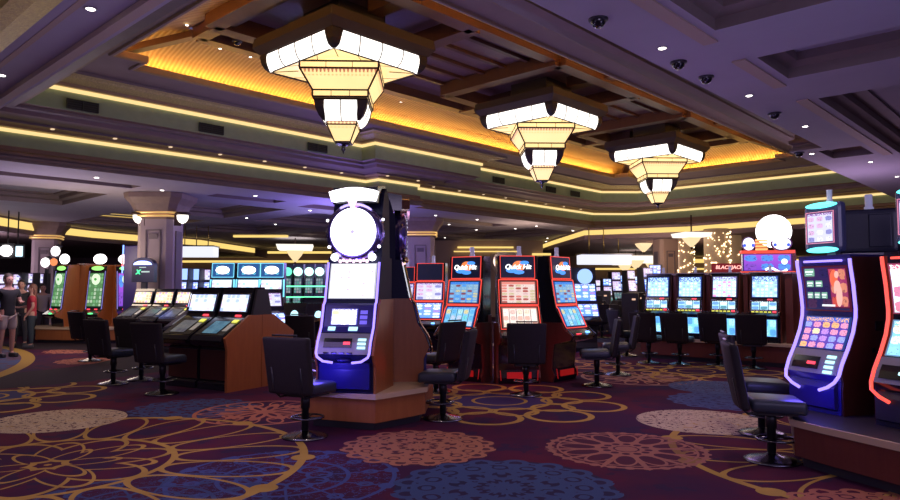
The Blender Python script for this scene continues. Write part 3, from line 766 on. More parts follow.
# ------------------------------------------------------------------ pillars
stone = mat('pillar_stone', (.40, .32, .33), .6, var=.15, vscale=2); capst = mat('capital_stone', (.26, .18, .15), .55, var=.3, vscale=5)
def pillar(label, px, d, w, rz=0, capital=True, m_=None):
    x, y = spot(px, d); rt = root('pillar', label, 'pillar', (x, y, 0), rz)
    h = w / 2; c = h * .28; m_ = m_ or stone
    oc = [(-h + c, -h), (h - c, -h), (h, -h + c), (h, h - c), (h - c, h), (-h + c, h), (-h, h - c), (-h, -h + c)]
    mb = MB(); mb.prism_z(oc, 0, 3.45 if capital else ZC - .01); mb.build('shaft', m_, rt)
    mb = MB()
    for sx in (-1, 1): mb.box((sx * w * .20, -h - .015, 1.75), (.03, .03, 2.7)); mb.box((sx * (h + .015), sx * .0, 1.75), (.03, w * .4, 2.7))
    mb.box((0, -h - .015, 3.1), (w * .42, .03, .03)); mb.prism_x([(-h - .05, 3.0), (-h, 3.0), (-h, 2.86)], -w * .12, w * .12); mb.build('shaft_moulding', mat('pillar_dark', (.20, .16, .17), .6), rt)
    if capital:
        mb = MB(); q = [(x_, y_) for x_, y_ in oc]
        lv = [(1.0, 3.40), (1.1, 3.45), (1.1, 3.50), (1.18, 3.62), (1.35, 3.80), (1.62, 3.96), (1.66, 4.09)]
        for (s0, z0), (s1, z1) in zip(lv, lv[1:]): mb.strip([(a * s0, b * s0, z0) for a, b in q], [(a * s1, b * s1, z1) for a, b in q])
        mb.build('capital', capst, rt)
        mb = MB()
        for s, z in ((1.14, 3.48), (1.16, 3.57)): mb.tube([(a * s, b * s, z) for a, b in q], .03, 6, closed=True)
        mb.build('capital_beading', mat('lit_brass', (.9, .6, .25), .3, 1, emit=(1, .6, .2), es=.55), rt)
    return rt
pillar('pale octagonal pillar with flared bronze capital left of centre', 160, 18.9, .95, R(0))
pillar('pale pillar with flared capital partly hidden by the wheel machine', 421, 25.5, 1.0, R(0))
pillar('plain tan pillar left of the two sparkling ones', 666, 29.5, .86, R(10), False, mat('tan_pillar', (.55, .38, .28), .7))
pillar('pale pillar at the far left behind the green wheel machines', 46, 27, .9, R(20), True)
for px, lab in ((137.5, 'white glowing wall sconce on the left of the big pale pillar'), (181.5, 'white glowing wall sconce on the right of the big pale pillar')):
    x, y = spot(px, 18.5); rt = root('wall_sconce', lab, 'wall light', (x, y, 3.22), R(-20 if px < 150 else 20))
    mb = MB(); mb.lathe([(.02, .06), (.09, .10), (.14, .18), (.15, .28)], 14); mb.build('glass_shade', glow('sconce', (1, .93, .82), 2.5), rt)
    mb = MB(); mb.lathe([(.20, .29), (.205, .34), (.17, .36)], 14); mb.box((-.12 if px > 150 else .12, .02, .15), (.18, .06, .3)); mb.build('bracket', iron, rt)
# pillars wrapped in curtains of little lights
sp = mat('sparkle_core', (.48, .34, .22), .7, emit=(1, .62, .30), es=.10)
for px, d, r_, n, lab in ((686, 26, .27, 60, 'narrow pillar wrapped in strings of tiny warm lights, beside the tan pillar'), (717, 24, .42, 110, 'wide pillar wrapped in strings of tiny warm lights behind the reel slot row'), (735, 27, .26, 14, 'dim brown pillar with a few lights right of the wide sparkling one')):
    x, y = spot(px, d); rt = root('light_wrapped_pillar', lab, 'pillar', (x, y, 0))
    mb = MB(); mb.lathe([(r_, 0), (r_, ZC - .5)] if d != 26 else [(r_, 0), (r_, 3.35), (r_ * .7, 3.5)], 20); mb.build('core', sp, rt)
    mb = MB(); rd = random.Random(px)
    for i in range(n):
        a = rd.uniform(-PI, 0); z = rd.uniform(1.7, 3.5 if d != 26 else 3.4); s = rd.uniform(.016, .036)
        mb.ball(((r_ + .04) * math.cos(a), (r_ + .04) * math.sin(a), z), s, 6)
    o = mb.build('string_lights', glow('sparkle', (1, .72, .40), 3.2), rt); o['kind'] = 'stuff'

# ------------------------------------------------------------------ screens
W1 = (1, 1, 1); 
scr = dict(
 wheel_top=screen('s_wheel_top', (.80, .75, 1), [(.8, .75, 1), (.9, .9, 1), (.35, .3, .8)], 6, 5, 2.6, .16, (.9, .9, 1), 3, .20),
 wheel_low=screen('s_wheel_low', (.50, .5, 1), [(.9, .85, 1), (.9, .9, 1), (.75, .8, .3), (.8, .8, 1)], 3, 3, 2.0, .1, (.1, .1, .7), 5, .44),
 qh_blue=screen('s_qh_blue', (.10, .35, .95), [(.1, .4, 1), (.3, .6, .9), (.75, .7, .4), (.3, .08, .10), (.4, .6, .75)], 5, 7, 1.0, .14, (.05, .2, .8), 2, .42, bg2=(.30, .50, .62)),
 qh_pink=screen('s_qh_pink', (.95, .75, .70), [(.95, .30, .25), (1, .8, .75), (.8, .65, .4), (.55, .12, .10), (.9, .6, .6)], 5, 7, 1.0, .14, (.9, .3, .25), 4, .42),
 qh_reel=screen('s_qh_reel', (.25, .65, 1), [(.15, .55, 1), (.5, .9, .95), (.85, .75, .4), (.2, .8, .9), (.6, .75, 1)], 5, 3, 1.05, .10, (.05, .2, .9), 6, .40, vbar=True),
 qh_reel2=screen('s_qh_reel2', (1, .80, .74), [(1, .5, .42), (1, .85, .8), (.8, .55, .5), (.9, .75, .6)], 5, 3, 1.3, .08, (.9, .4, .35), 8, .40, vbar=True),
 neon_low=screen('s_neon_low', (.10, .05, .38), [(.9, .45, .2), (.8, .3, .5), (.95, .75, .45), (.5, .25, .8), (.3, .35, .9)], 5, 4, 1.5, .16, (.04, .12, .6), 9, .44),
 red_up=screen('s_red_up', (.75, .82, 1), [(1, .9, .9), (.2, .4, .9), (.9, .85, .6), (.8, .2, .3)], 3, 3, 1.6, .12, (.6, .1, .2), 10, .40, x0=.0),
 red_low=screen('s_red_low', (.25, .62, .95), [(.95, .85, .7), (.55, .25, .45), (.3, .7, 1), (.85, .5, .35), (.7, .85, .95)], 4, 3, 1.5, .12, (.3, .6, 1), 11, .42),
 reel_top=screen('s_reel_top', (.35, .66, .95), [(.6, .9, 1), (.7, .85, .9), (.5, .8, 1), (.3, .45, .8)], 6, 5, 1.7, .26, (.05, .10, .45), 12, .38, fine=4),
 reel_top2=screen('s_reel_top2', (.45, .80, .90), [(.7, .95, 1), (.8, .3, .6), (.6, .9, .85), (.85, .9, .8)], 5, 5, 1.7, .20, (.2, .15, .45), 13, .38, fine=4),
 reels=screen('s_reels', (.45, .80, 1), [(.9, 1, 1), (.1, .3, .4), (.15, .35, .8), (.7, .95, .9)], 3, 2, 1.5, .12, (.03, .03, .06), 14, .44, vbar=True),
 belly=screen('s_belly', (.20, .60, .95), [(.4, .8, 1), (.75, .95, 1), (.1, .35, .9)], 3, 2, 1.5, 0, (.1, .1, .4), 15, .42),
 slant=screen('s_slant', (.62, .70, 1), [(.9, .9, 1), (.75, .6, .8), (.4, .5, .9), (.9, .75, .6), (.65, .9, 1)], 6, 4, 1.7, 0, (.05, .05, .12), 16, .42),
 slant2=screen('s_slant2', (.95, .80, .50), [(1, .95, .8), (.9, .5, .3), (.85, .85, .5), (.6, .4, .7)], 6, 4, 1.5, 0, (.05, .05, .12), 17, .42),
 tablet=screen('s_tablet', (.10, .24, .36), [(.12, .27, .38), (.08, .2, .3), (.14, .3, .4)], 3, 3, .75, 0, (.0, .0, .0), 18, .45),
 tablet2=screen('s_tablet2', (.13, .14, .17), [(.15, .15, .18), (.1, .1, .15), (.18, .18, .2)], 3, 3, .7, 0, (.0, .0, .0), 19, .45),
 white_bank=screen('s_white_bank', (.75, .85, 1), [(.95, .95, 1), (.6, .5, .7), (.9, .6, .6), (.4, .7, .9), (1, 1, 1)], 5, 4, 1.7, .14, (.5, .8, 1), 20, .40),
 green=screen('s_green', (.10, .26, .10), [(.2, .5, .2), (.12, .3, .12), (.55, .70, .5), (.25, .5, .28)], 5, 9, 1.0, 0, (.02, .1, .03), 21, .42),
 grey=screen('s_grey', (.10, .14, .17), [(.3, .38, .4), (.15, .25, .3), (.35, .3, .35), (.1, .35, .3)], 3, 5, 1.0, 0, (.02, .02, .03), 22, .42),
 blue=screen('s_blue', (.12, .25, 1), [(.6, .8, 1), (.1, .3, 1), (.9, .9, 1), (.3, .2, .9)], 3, 5, 1.8, .1, (.1, .1, .6), 23, .42),
 purple=screen('s_purple', (.20, .06, .62), [(.5, .2, .9), (.1, .3, .9), (.25, .08, .6)], 3, 2, 1.2, 0, (.1, .05, .4), 24, .40, bg2=(.45, .10, .7)),
 mono=screen('s_mono', (.75, .75, 1), [(.9, .9, 1), (.3, .3, .7), (1, 1, 1), (.8, .5, .8)], 3, 4, 1.15, .1, (.3, .1, .5), 25, .38),
)
neon_v = glow('neon_violet', (.30, .21, 1), 2.1); neon_b = glow('neon_blue', (.16, .12, 1), 3.2); neon_rr = glow('neon_red', (1, .085, .055), 1.6); neon_rc = glow('neon_red_core', (1, .075, .05), 1.3)
neon_c = glow('neon_teal', (.10, .85, .80), 3.0); neon_g = glow('neon_green', (.15, 1, .45), 2.2); WHITEB = whiteb = glow('white_blaze', (.93, .90, 1), 4.5)
red_led = glow('red_led', (1, .05, .08), 2.0); btn_y = glow('button_yellow', (.9, .85, .1), 1.2); btn_b = glow('button_blue', (.15, .4, 1), 3.0); btn_c = glow('button_cyan', (.5, .9, 1), 1.6); btn_g = glow('button_green', (.1, 1, .25), 2.2); blue_g = glow('blue_glow', (.08, .05, .9), .55); bluep = mat('blue_lit_plastic', (.020, .016, .16), .3, coat=.4)
oval_w = glow('oval_white', (1, .96, .95), 4.0); blue_white = glow('blue_white', (.30, .48, 1), 1.6); lamp_b = glow('lamp_blaze', (1, .95, .95), 3.5)
cyan_e = glow('cyan_edge', (.2, .7, 1), 1.6); orange_e = glow('orange_edge', (1, .30, .10), 2.2)

def yat(prof, z):
    for (y0, z0), (y1, z1) in zip(prof, prof[1:]):
        if z0 <= z <= z1 and z1 > z0: return y0 + (y1 - y0) * (z - z0) / (z1 - z0)
    return prof[-1][0] if z > prof[-1][1] else prof[0][0]
def front(mb, prof, za, zb, x0, x1, off=.004, th=.02):
    zs = [za] + [z for _, z in prof if za + .004 < z < zb - .004] + [zb]
    P = [(yat(prof, z) - off, z) for z in zs]; Q = [(y - th, z) for y, z in P]
    for (a, b), (c, d) in zip(zip(P, P[1:]), zip(Q, Q[1:])):
        mb.poly([(x0, *c), (x1, *c), (x1, *d), (x0, *d)]); mb.poly([(x0, *c), (x0, *d), (x0, *b), (x0, *a)]); mb.poly([(x1, *c), (x1, *a), (x1, *b), (x1, *d)])
    mb.poly([(x0, *P[0]), (x1, *P[0]), (x1, *Q[0]), (x0, *Q[0])]); mb.poly([(x0, *Q[-1]), (x1, *Q[-1]), (x1, *P[-1]), (x0, *P[-1])])
    return mb
def fpath(prof, z0, z1, x, off=.02, n=1):
    zs = [z0] + [z for _, z in prof if z0 + .004 < z < z1 - .004] + [z1]
    return [(x, yat(prof, z) - off, z) for z in zs]
def frame_loop(mb, prof, za, zb, w, off, r):
    L = fpath(prof, za, zb, -w, off); Rr = fpath(prof, za, zb, w, off)
    mb.tube(L + Rr[::-1], r, 6, closed=True); return mb
def body(rt, prof, yb, W, m_, name='cabinet'):
    mb = MB(); mb.prism_x(prof + [(yb, prof[-1][1]), (yb, prof[0][1])], -W / 2, W / 2); return mb.build(name, m_, rt)
def sides(rt, prof, yb, W, m_, zt, th=.025, zb=0):
    pr = [(y, z) for y, z in prof if z < zt]; pr = pr + [(yat(prof, zt), zt)]
    for s in (-1, 1):
        mb = MB(); a, b = sorted((s * W / 2, s * (W / 2 + th))); mb.prism_x([(y + .01, z) for y, z in pr] + [(yb, zt), (yb, 0)], a, b); mb.build('side_panel', m_, rt)
def candle(rt, x, y, z, s=1.0, lit=None):
    mb = MB(); mb.lathe([(.045 * s, z), (.045 * s, z + .03 * s), (.035 * s, z + .04 * s), (.035 * s, z + .14 * s), (.04 * s, z + .15 * s), (.03 * s, z + .165 * s)], 10, c=(x, y, 0)); mb.build('candle_lamp', lit or mat('candle', (.5, .5, .62), .2, emit=(.5, .5, .8), es=.25), rt)

# ------------------------------------------------------------------ plinths
def plinth(name, label, poly, h, toe=.09, ins=.10, m_=None, dark=False):
    cx = sum(p[0] for p in poly) / len(poly); cy = sum(p[1] for p in poly) / len(poly)
    rt = root(name, label, 'platform', (cx, cy, 0)); q = [(x - cx, y - cy) for x, y in poly]
    mb = MB(); mb.prism_z(offset(q, -ins), 0, toe); mb.build('toe_kick', dark_m, rt)
    mb = MB(); mb.prism_z(offset(q, -.03), toe, h - .055); mb.build('platform_body', m_ or wood3_m, rt)
    mb = MB(); mb.prism_z(q, h - .055, h); mb.build('platform_ledge', ledge_m, rt)
    if dark: mb = MB(); mb.prism_z(offset(q, -.025), h, h + .003); mb.build('platform_top', mat('dark_top', (.02, .015, .016), .5), rt)
    return rt
plinth('machine_platform', 'orange wood platform with beige ledge under the bright wheel machine', [(-1.64, 7.82), (-.80, 7.5), (-.26, 8.10), (-.20, 9.4), (-.9, 10.1), (-1.75, 9.4)], .40)
plinth('machine_platform', 'dark wood platform with beige ledge under the violet and red neon machines', [(3.20, 6.62), (2.98, 6.12), (3.08, 5.80), (3.36, 5.05), (3.95, 3.6), (5.6, 4.2), (5.5, 6.6), (5.1, 7.95), (4.1, 7.95), (3.6, 7.1)], .40, m_=wood2_m, dark=True)
plinth('machine_platform', 'long burgundy platform under the row of four reel slots', [(4.22, 15.5), (6.62, 13.3), (8.3, 12.1), (9.3, 13.3), (7.3, 15.5), (5.2, 17.0)], .46, m_=wood2_m)
plinth('machine_platform', 'low wood platform under the green wheel machines', [(-11.75, 19.6), (-9.6, 19.2), (-8.7, 20.2), (-8.9, 22), (-11.6, 22), (-12.3, 20.6)], .44)

# ------------------------------------------------------------------ the bright wheel machine and its neighbour
WP = [(-.38, 0), (-.38, .28), (-.42, .36), (-.45, .42), (-.40, .56), (-.30, .72), (-.24, .96), (-.20, 1.0), (-.10, 1.46), (-.06, 1.50), (-.06, 2.30)]
def wheel_machine(label, loc, rz, lit=True):
    whiteb = WHITEB if lit else mat('gold_chrome', (.75, .55, .25), .2, 1)
    rt = root('wheel_slot_machine', label, 'slot machine', loc, rz); W = .64
    P = WP[:-1] + [(-.04, 1.52)]
    body(rt, P[:9] + [(-.10, 1.50)], .30, W, mat('navy_shell', (.008, .008, .040), .5, spec=.2))
    sides(rt, P, .30, W, wood_m, 1.02)
    # upper half: dark side shells and head box behind the wheel
    mb = MB(); mb.prism_x([(-.02, 1.46), (-.02, 2.0), (.05, 2.24), (.14, 2.32), (.24, 2.20), (.28, 1.5)], -W / 2 + .02, W / 2 - .02); mb.build('head_box', mat('navy_shell'), rt)
    mb = MB(); mb.lathe([(.29, -.10), (.335, -.08), (.335, .04), (.29, .05)], 36)
    for v in mb.bm.verts: v.co = Vector((v.co.x, v.co.z - .06, v.co.y + 1.79))
    mb.build('wheel_housing', mat('violet_chrome', (.25, .20, .55), .2, .9), rt)
    mb = MB(); mb.disc((0, -.155, 1.79), .272, .03, 48); wh = mb.build('prize_wheel', glow('wheel_white', (.95, .93, 1), 5.0) if lit else bluep, rt)
    mb = MB()
    for i in range(24):
        a = i * PI / 12; mb.tube([(.06 * math.cos(a), -.174, 1.79 + .06 * math.sin(a)), (.262 * math.cos(a), -.174, 1.79 + .262 * math.sin(a))], .0012, 4)
    mb.build('wheel_divider', mat('pale_line', (.75, .72, .85), .5, emit=(.8, .78, 1), es=3.2), wh)
    mb = MB(); mb.disc((0, -.18, 1.79), .022, .02, 16); mb.build('wheel_hub', mat('hub', (.5, .45, .8), .3, emit=(.5, .45, .9), es=1.2), wh)
    mb = MB(); n = 12
    A = [(-.25 + .5 * i / n, 2.14 + .020 * math.sin(PI * i / n)) for i in range(n + 1)]; B = [(-.285 + .57 * i / n, 2.25 + .045 * math.sin(PI * i / n)) for i in range(n + 1)]
    mb.poly([(x, -.20, z) for x, z in A] + [(x, -.20, z) for x, z in B[::-1]]); mb.poly([(x, -.10, z) for x, z in A[::-1]] + [(x, -.10, z) for x, z in B])
    C = A + B[::-1]; mb.strip([(x, -.20, z) for x, z in C], [(x, -.10, z) for x, z in C]); mb.build('marquee', whiteb, rt)
    mb = MB(); mb.prism_x([(-.10, 2.12), (-.10, 2.31), (.20, 2.36), (.24, 2.12)], -.27, .27); mb.build('marquee_shell', blackg_m, rt)
    mb = MB(); mb.poly([(-.055, -.21, 2.14), (.055, -.21, 2.14), (0, -.21, 2.02)]); mb.poly([(-.055, -.19, 2.14), (0, -.19, 2.02), (.055, -.19, 2.14)]); mb.build('pointer', mat('pointer', (.9, .6, .8), .4, emit=(1, .55, .8), es=1.6), rt, normals=False)
    for s in (-1, 1):
        for q in ((s * .225, -.15, 1.50, .045), (s * .30, -.13, 1.62, .018), (s * .335, -.10, 1.93, .016)): mb = MB(); mb.ball(q[:3], q[3], 10); mb.build('corner_lamp', whiteb, rt)
    mb = MB()
    for i in range(9): mb.ball((-.16 + .04 * i, -.14, 1.455 + .012 * (i % 2)), .022, 8)
    mb.build('logo_ornament', mat('gold_lit', (.6, .4, .5), .3, .5, emit=(1, .65, .75), es=1.3), rt)
    mb = MB(); front(mb, P, 1.03, 1.43, -.275, .275); mb.build('upper_screen', scr['wheel_top'], rt)
    mb = MB(); front(mb, P, .66, .98, -.28, .28, .004, .012); mb.build('screen_surround', bluep, rt)
    mb = MB(); front(mb, P, .74, .92, -.20, .11, .016, .02); mb.build('lower_screen', scr['wheel_low'], rt)
    vb_ = mat('violet_btn', (.1, .08, .4), .3, emit=(.2, .15, .9), es=.8)
    for za, zb, xa, xb, m_ in [(.75 + k * .055, .79 + k * .055, .14, .22, vb_) for k in range(3)] + [(.68, .72, -.22, -.14, btn_c), (.68, .72, .02, .12, btn_c)]:
        mb = MB(); front(mb, P, za, zb, xa, xb, .016, .015); mb.build('side_button', m_, rt)
    mb = MB(); front(mb, P, .43, .65, -.29, .29, .006, .02); mb.build('button_deck', silver_m, rt)
    mb = MB(); front(mb, P, .50, .60, -.23, .09, .028, .01); mb.build('display_window', blackg_m, rt)
    mb = MB(); front(mb, P, .535, .565, 0, .075, .04, .006); mb.build('red_display', red_led, rt)
    mb = MB()
    for k in range(3): front(mb, P, .49 + k * .042, .515 + k * .042, .16, .25, .028, .012)
    mb.build('bet_buttons', btn_c, rt)
    mb = MB()
    for k in range(4): mb.box((-.19 + k * .09, -.475, .445), (.06, .02, .018), r=.004)
    mb.build('coin_buttons', dchrome_m, rt)
    mb = MB()
    for s in (-1, 1):
        mb.tube(fpath(P, .44, 1.44, s * .305, .03) , .014, 8)
        mb.tube([(s * .305, -.47, .44), (s * .29, -.48, .40), (s * .22, -.49, .355), (s * .11, -.48, .34)], .014, 8)
    mb.build('neon_trim', neon_v, rt)
    mb = MB(); mb.prism_x([(-.36, .03), (-.41, .05), (-.41, .26), (-.42, .33), (-.36, .34)], -.29, .29); mb.build('belly_panel', bluep, rt)
    mb = MB(); mb.lathe([(.07, -.01), (.085, .01), (.05, .02)], 14, c=(0, -.41, .36)); mb.build('cash_knob', bluep, rt)
    return rt
wheel_machine('tall bright violet slot machine with a white prize wheel on top, facing the aisle', (-1.07, 8.0, .40), R(-12))
w2 = wheel_machine('dark wheel slot machine seen from its side, back to the bright wheel machine', (-.74, 8.86, .40), R(98), False)
for ch in [o for o in COL.objects if o.parent == w2]:
    if ch.name.startswith('neon_trim'): ch.data = ch.data.copy(); ch.data.materials[0] = mat('gold_chrome', (.75, .55, .25), .2, 1)
    if ch.name.startswith('head_box'): ch.scale = (1, 1.0, 1.0)
# ------------------------------------------------------------------ red outlined machines
QP = [(-.06, 0), (-.10, .10), (-.04, .22), (-.08, .62), (-.40, .70), (-.44, .76), (-.40, .80), (-.30, .86), (-.14, 1.20), (-.10, 1.24), (-.02, 1.68), (0, 1.71), (.03, 2.08)]
def quick_machine(label, loc, rz, s1, s2, logo=True, name='video_slot_machine', group='red lit pod machines', scale=1.0):
    rt = root(name, label, 'slot machine', loc, rz, group); W = .66; P = QP
    body(rt, P, .26, W, blackg_m); sides(rt, P, .26, W, wood2_m, .98, .03)
    mb = MB(); front(mb, P, 1.72, 2.07, -.27, .27, .006, .015); tp = mb.build('topper_screen', glow('topper_dark', (.01, .015, .06), .35, (.01, .01, .015)), rt)
    mb = MB(); front(mb, P, 1.30, 1.66, -.29, .29, .006, .015); mb.build('upper_screen', scr[s1], rt)
    mb = MB(); front(mb, P, .92, 1.235, -.29, .29, .006, .015); mb.build('lower_screen', scr[s2], rt)
    for a, b, w in ((1.71, 2.075, .285), (1.28, 1.685, .32), (.895, 1.26, .32)):
        mb = MB(); frame_loop(mb, P, a, b, w, .012, .0085); mb.build('neon_frame', neon_rc, rt)
    mb = MB(); front(mb, P, .77, .86, -.30, .30, .004, .012); mb.build('button_deck', blackg_m, rt)
    mb = MB(); mb.lathe([(.04, 0), (.04, .02), (.03, .03)], 14, c=(.16, -.405, .805)); mb.build('play_button', btn_b, rt)
    mb = MB(); mb.box((-.14, -.41, .80), (.13, .06, .012), r=.004); mb.build('ticket_slot', red_led, rt)
    for s in (-1, 1): mb = MB(); mb.tube([(s * .34, -.02, 1.66), (s * .345, -.12, 1.2), (s * .35, -.30, .90), (s * .35, -.45, .78), (s * .34, -.42, .72)], .010, 6); mb.build('edge_trim', dchrome_m, rt)
    mb = MB()
    for s in (-1, 1): mb.tube([(s * .30, -.12, .06), (s * .31, -.10, .22)], .008, 6)
    mb.box((0, -.105, .14), (.40, .02, .10)); mb.build('base_light', mat('red_base', (.2, .01, .01), .3, emit=(1, .02, .02), es=.22), rt)
    if logo:
        mb = MB(); mb.disc((.02, -.012, 1.91), .078, .008, 28, 1.35, 1.1); mb.build('logo_disc', glow('logo_orange', (1, .25, .06), 1.1), tp)
        mb = MB(); mb.disc((-.10, -.016, 1.84), .055, .008, 20, 1.7, .8); mb.disc((.11, -.016, 1.965), .045, .008, 20, 1.7, .7); mb.disc((.02, -.018, 1.81), .05, .008, 20, 1.8, .7); mb.build('logo_swirl', glow('logo_blue', (.06, .30, 1), 1.3), tp)
        words3d('logo_text', 'Quick Hit', .108, glow('logo_white', (1, 1, 1), 2.4), tp, (0, -.036, 1.895), (PI / 2, 0, 0), .25, .003, .0015)
    candle(rt, .05, .12, 2.08)
    rt.scale = (scale,) * 3
    return rt
quick_machine('slot machine with red neon frames and pink screens, middle one of the pod', (*spot(517.5, 11.35), 0), R(5), 'qh_pink', 'qh_reel2')
quick_machine('slot machine with red neon frames and blue screens, left one of the pod, turned left', (*spot(466, 11.65), 0), R(-33), 'qh_blue', 'qh_reel')
quick_machine('slot machine with red neon frames and blue screens, right one of the pod, turned right', (*spot(561, 11.75), 0), R(48), 'qh_blue', 'qh_reel')
quick_machine('slot machine with pink and white screens standing behind the left red lit one', (*spot(430, 14.8), 0), R(-12), 'mono', 'blue', False, group=None)
quick_machine('slot machine with red edges glimpsed between the dark wheel machine and the pod', (*spot(404, 17.5), 0), R(-20), 'mono', 'mono', False, group=None)
# wooden pod between the three
def pod(label, px, d, rz, w0, w1, h, dep, m_=wood2_m):
    rt = root('pod_divider', label, 'divider', (*spot(px, d), 0), rz)
    mb = MB(); mb.prism_z([(-w0 / 2, 0), (w0 / 2, 0), (w1 / 2, dep), (-w1 / 2, dep)], .06, h); mb.build('divider_body', m_, rt)
    mb = MB(); mb.prism_z([(-w0 / 2 + .02, .03), (w0 / 2 - .02, .03), (w1 / 2, dep), (-w1 / 2, dep)], 0, .06); mb.build('toe_kick', dark_m, rt)
    mb = MB(); mb.prism_z([(-w0 / 2 + .03, .06), (w0 / 2 - .03, .06), (w1 / 2 - .02, dep), (-w1 / 2 + .02, dep)], h, h + .45); mb.build('divider_top', dark_m, rt)
pod('wooden divider between the left and middle red lit machines', 487, 11.62, R(-14), .15, .06, 1.10, .22)
pod('wooden divider between the middle and right red lit machines', 544, 11.72, R(24), .14, .05, 1.10, .22)
# blue and white machine behind the pod
def far_machine(label, px, d, rz, top, up, low, ztop=2.04, W=.6, group=None, name='video_slot_machine', topper=None, side=None, base=0):
    rt = root(name, label, 'slot machine', (*spot(px, d), base), rz, group); s = (ztop - base) / 2.08
    P = [(y, z * s) for y, z in QP]
    body(rt, P, .38, W, side or dark_m)
    if topper == 'oval':
        mb = MB(); mb.disc((0, -.06, 1.90 * s), .19, .06, 28, 1.25, .8); mb.build('oval_topper', glow('oval_white', (1, .96, .95), 4.0), rt)
    elif topper == 'round':
        mb = MB(); mb.disc((0, -.06, 1.86 * s), min(.185, W * .48), .06, 28); mb.build('round_topper', top, rt)
    else:
        mb = MB(); front(mb, P, 1.74 * s, 2.06 * s, -W / 2 + .03, W / 2 - .03, .006, .015); mb.build('topper_screen', top, rt)
    mb = MB(); front(mb, P, 1.25 * s, 1.68 * s, -W / 2 + .03, W / 2 - .03, .006, .015); mb.build('upper_screen', up, rt)
    mb = MB(); front(mb, P, .88 * s, 1.18 * s, -W / 2 + .03, W / 2 - .03, .006, .015); mb.build('lower_screen', low, rt)
    mb = MB(); front(mb, P, .77 * s, .86 * s, -W / 2 + .03, W / 2 - .03, .004, .012); mb.build('button_deck', blackg_m, rt)
    return rt
far_machine('blue and white glowing slot machine behind the right red lit machine', 584, 17.0, R(8), glow('blue_white', (.35, .5, 1), 3.0), scr['blue'], scr['blue'], 2.05, topper='round')

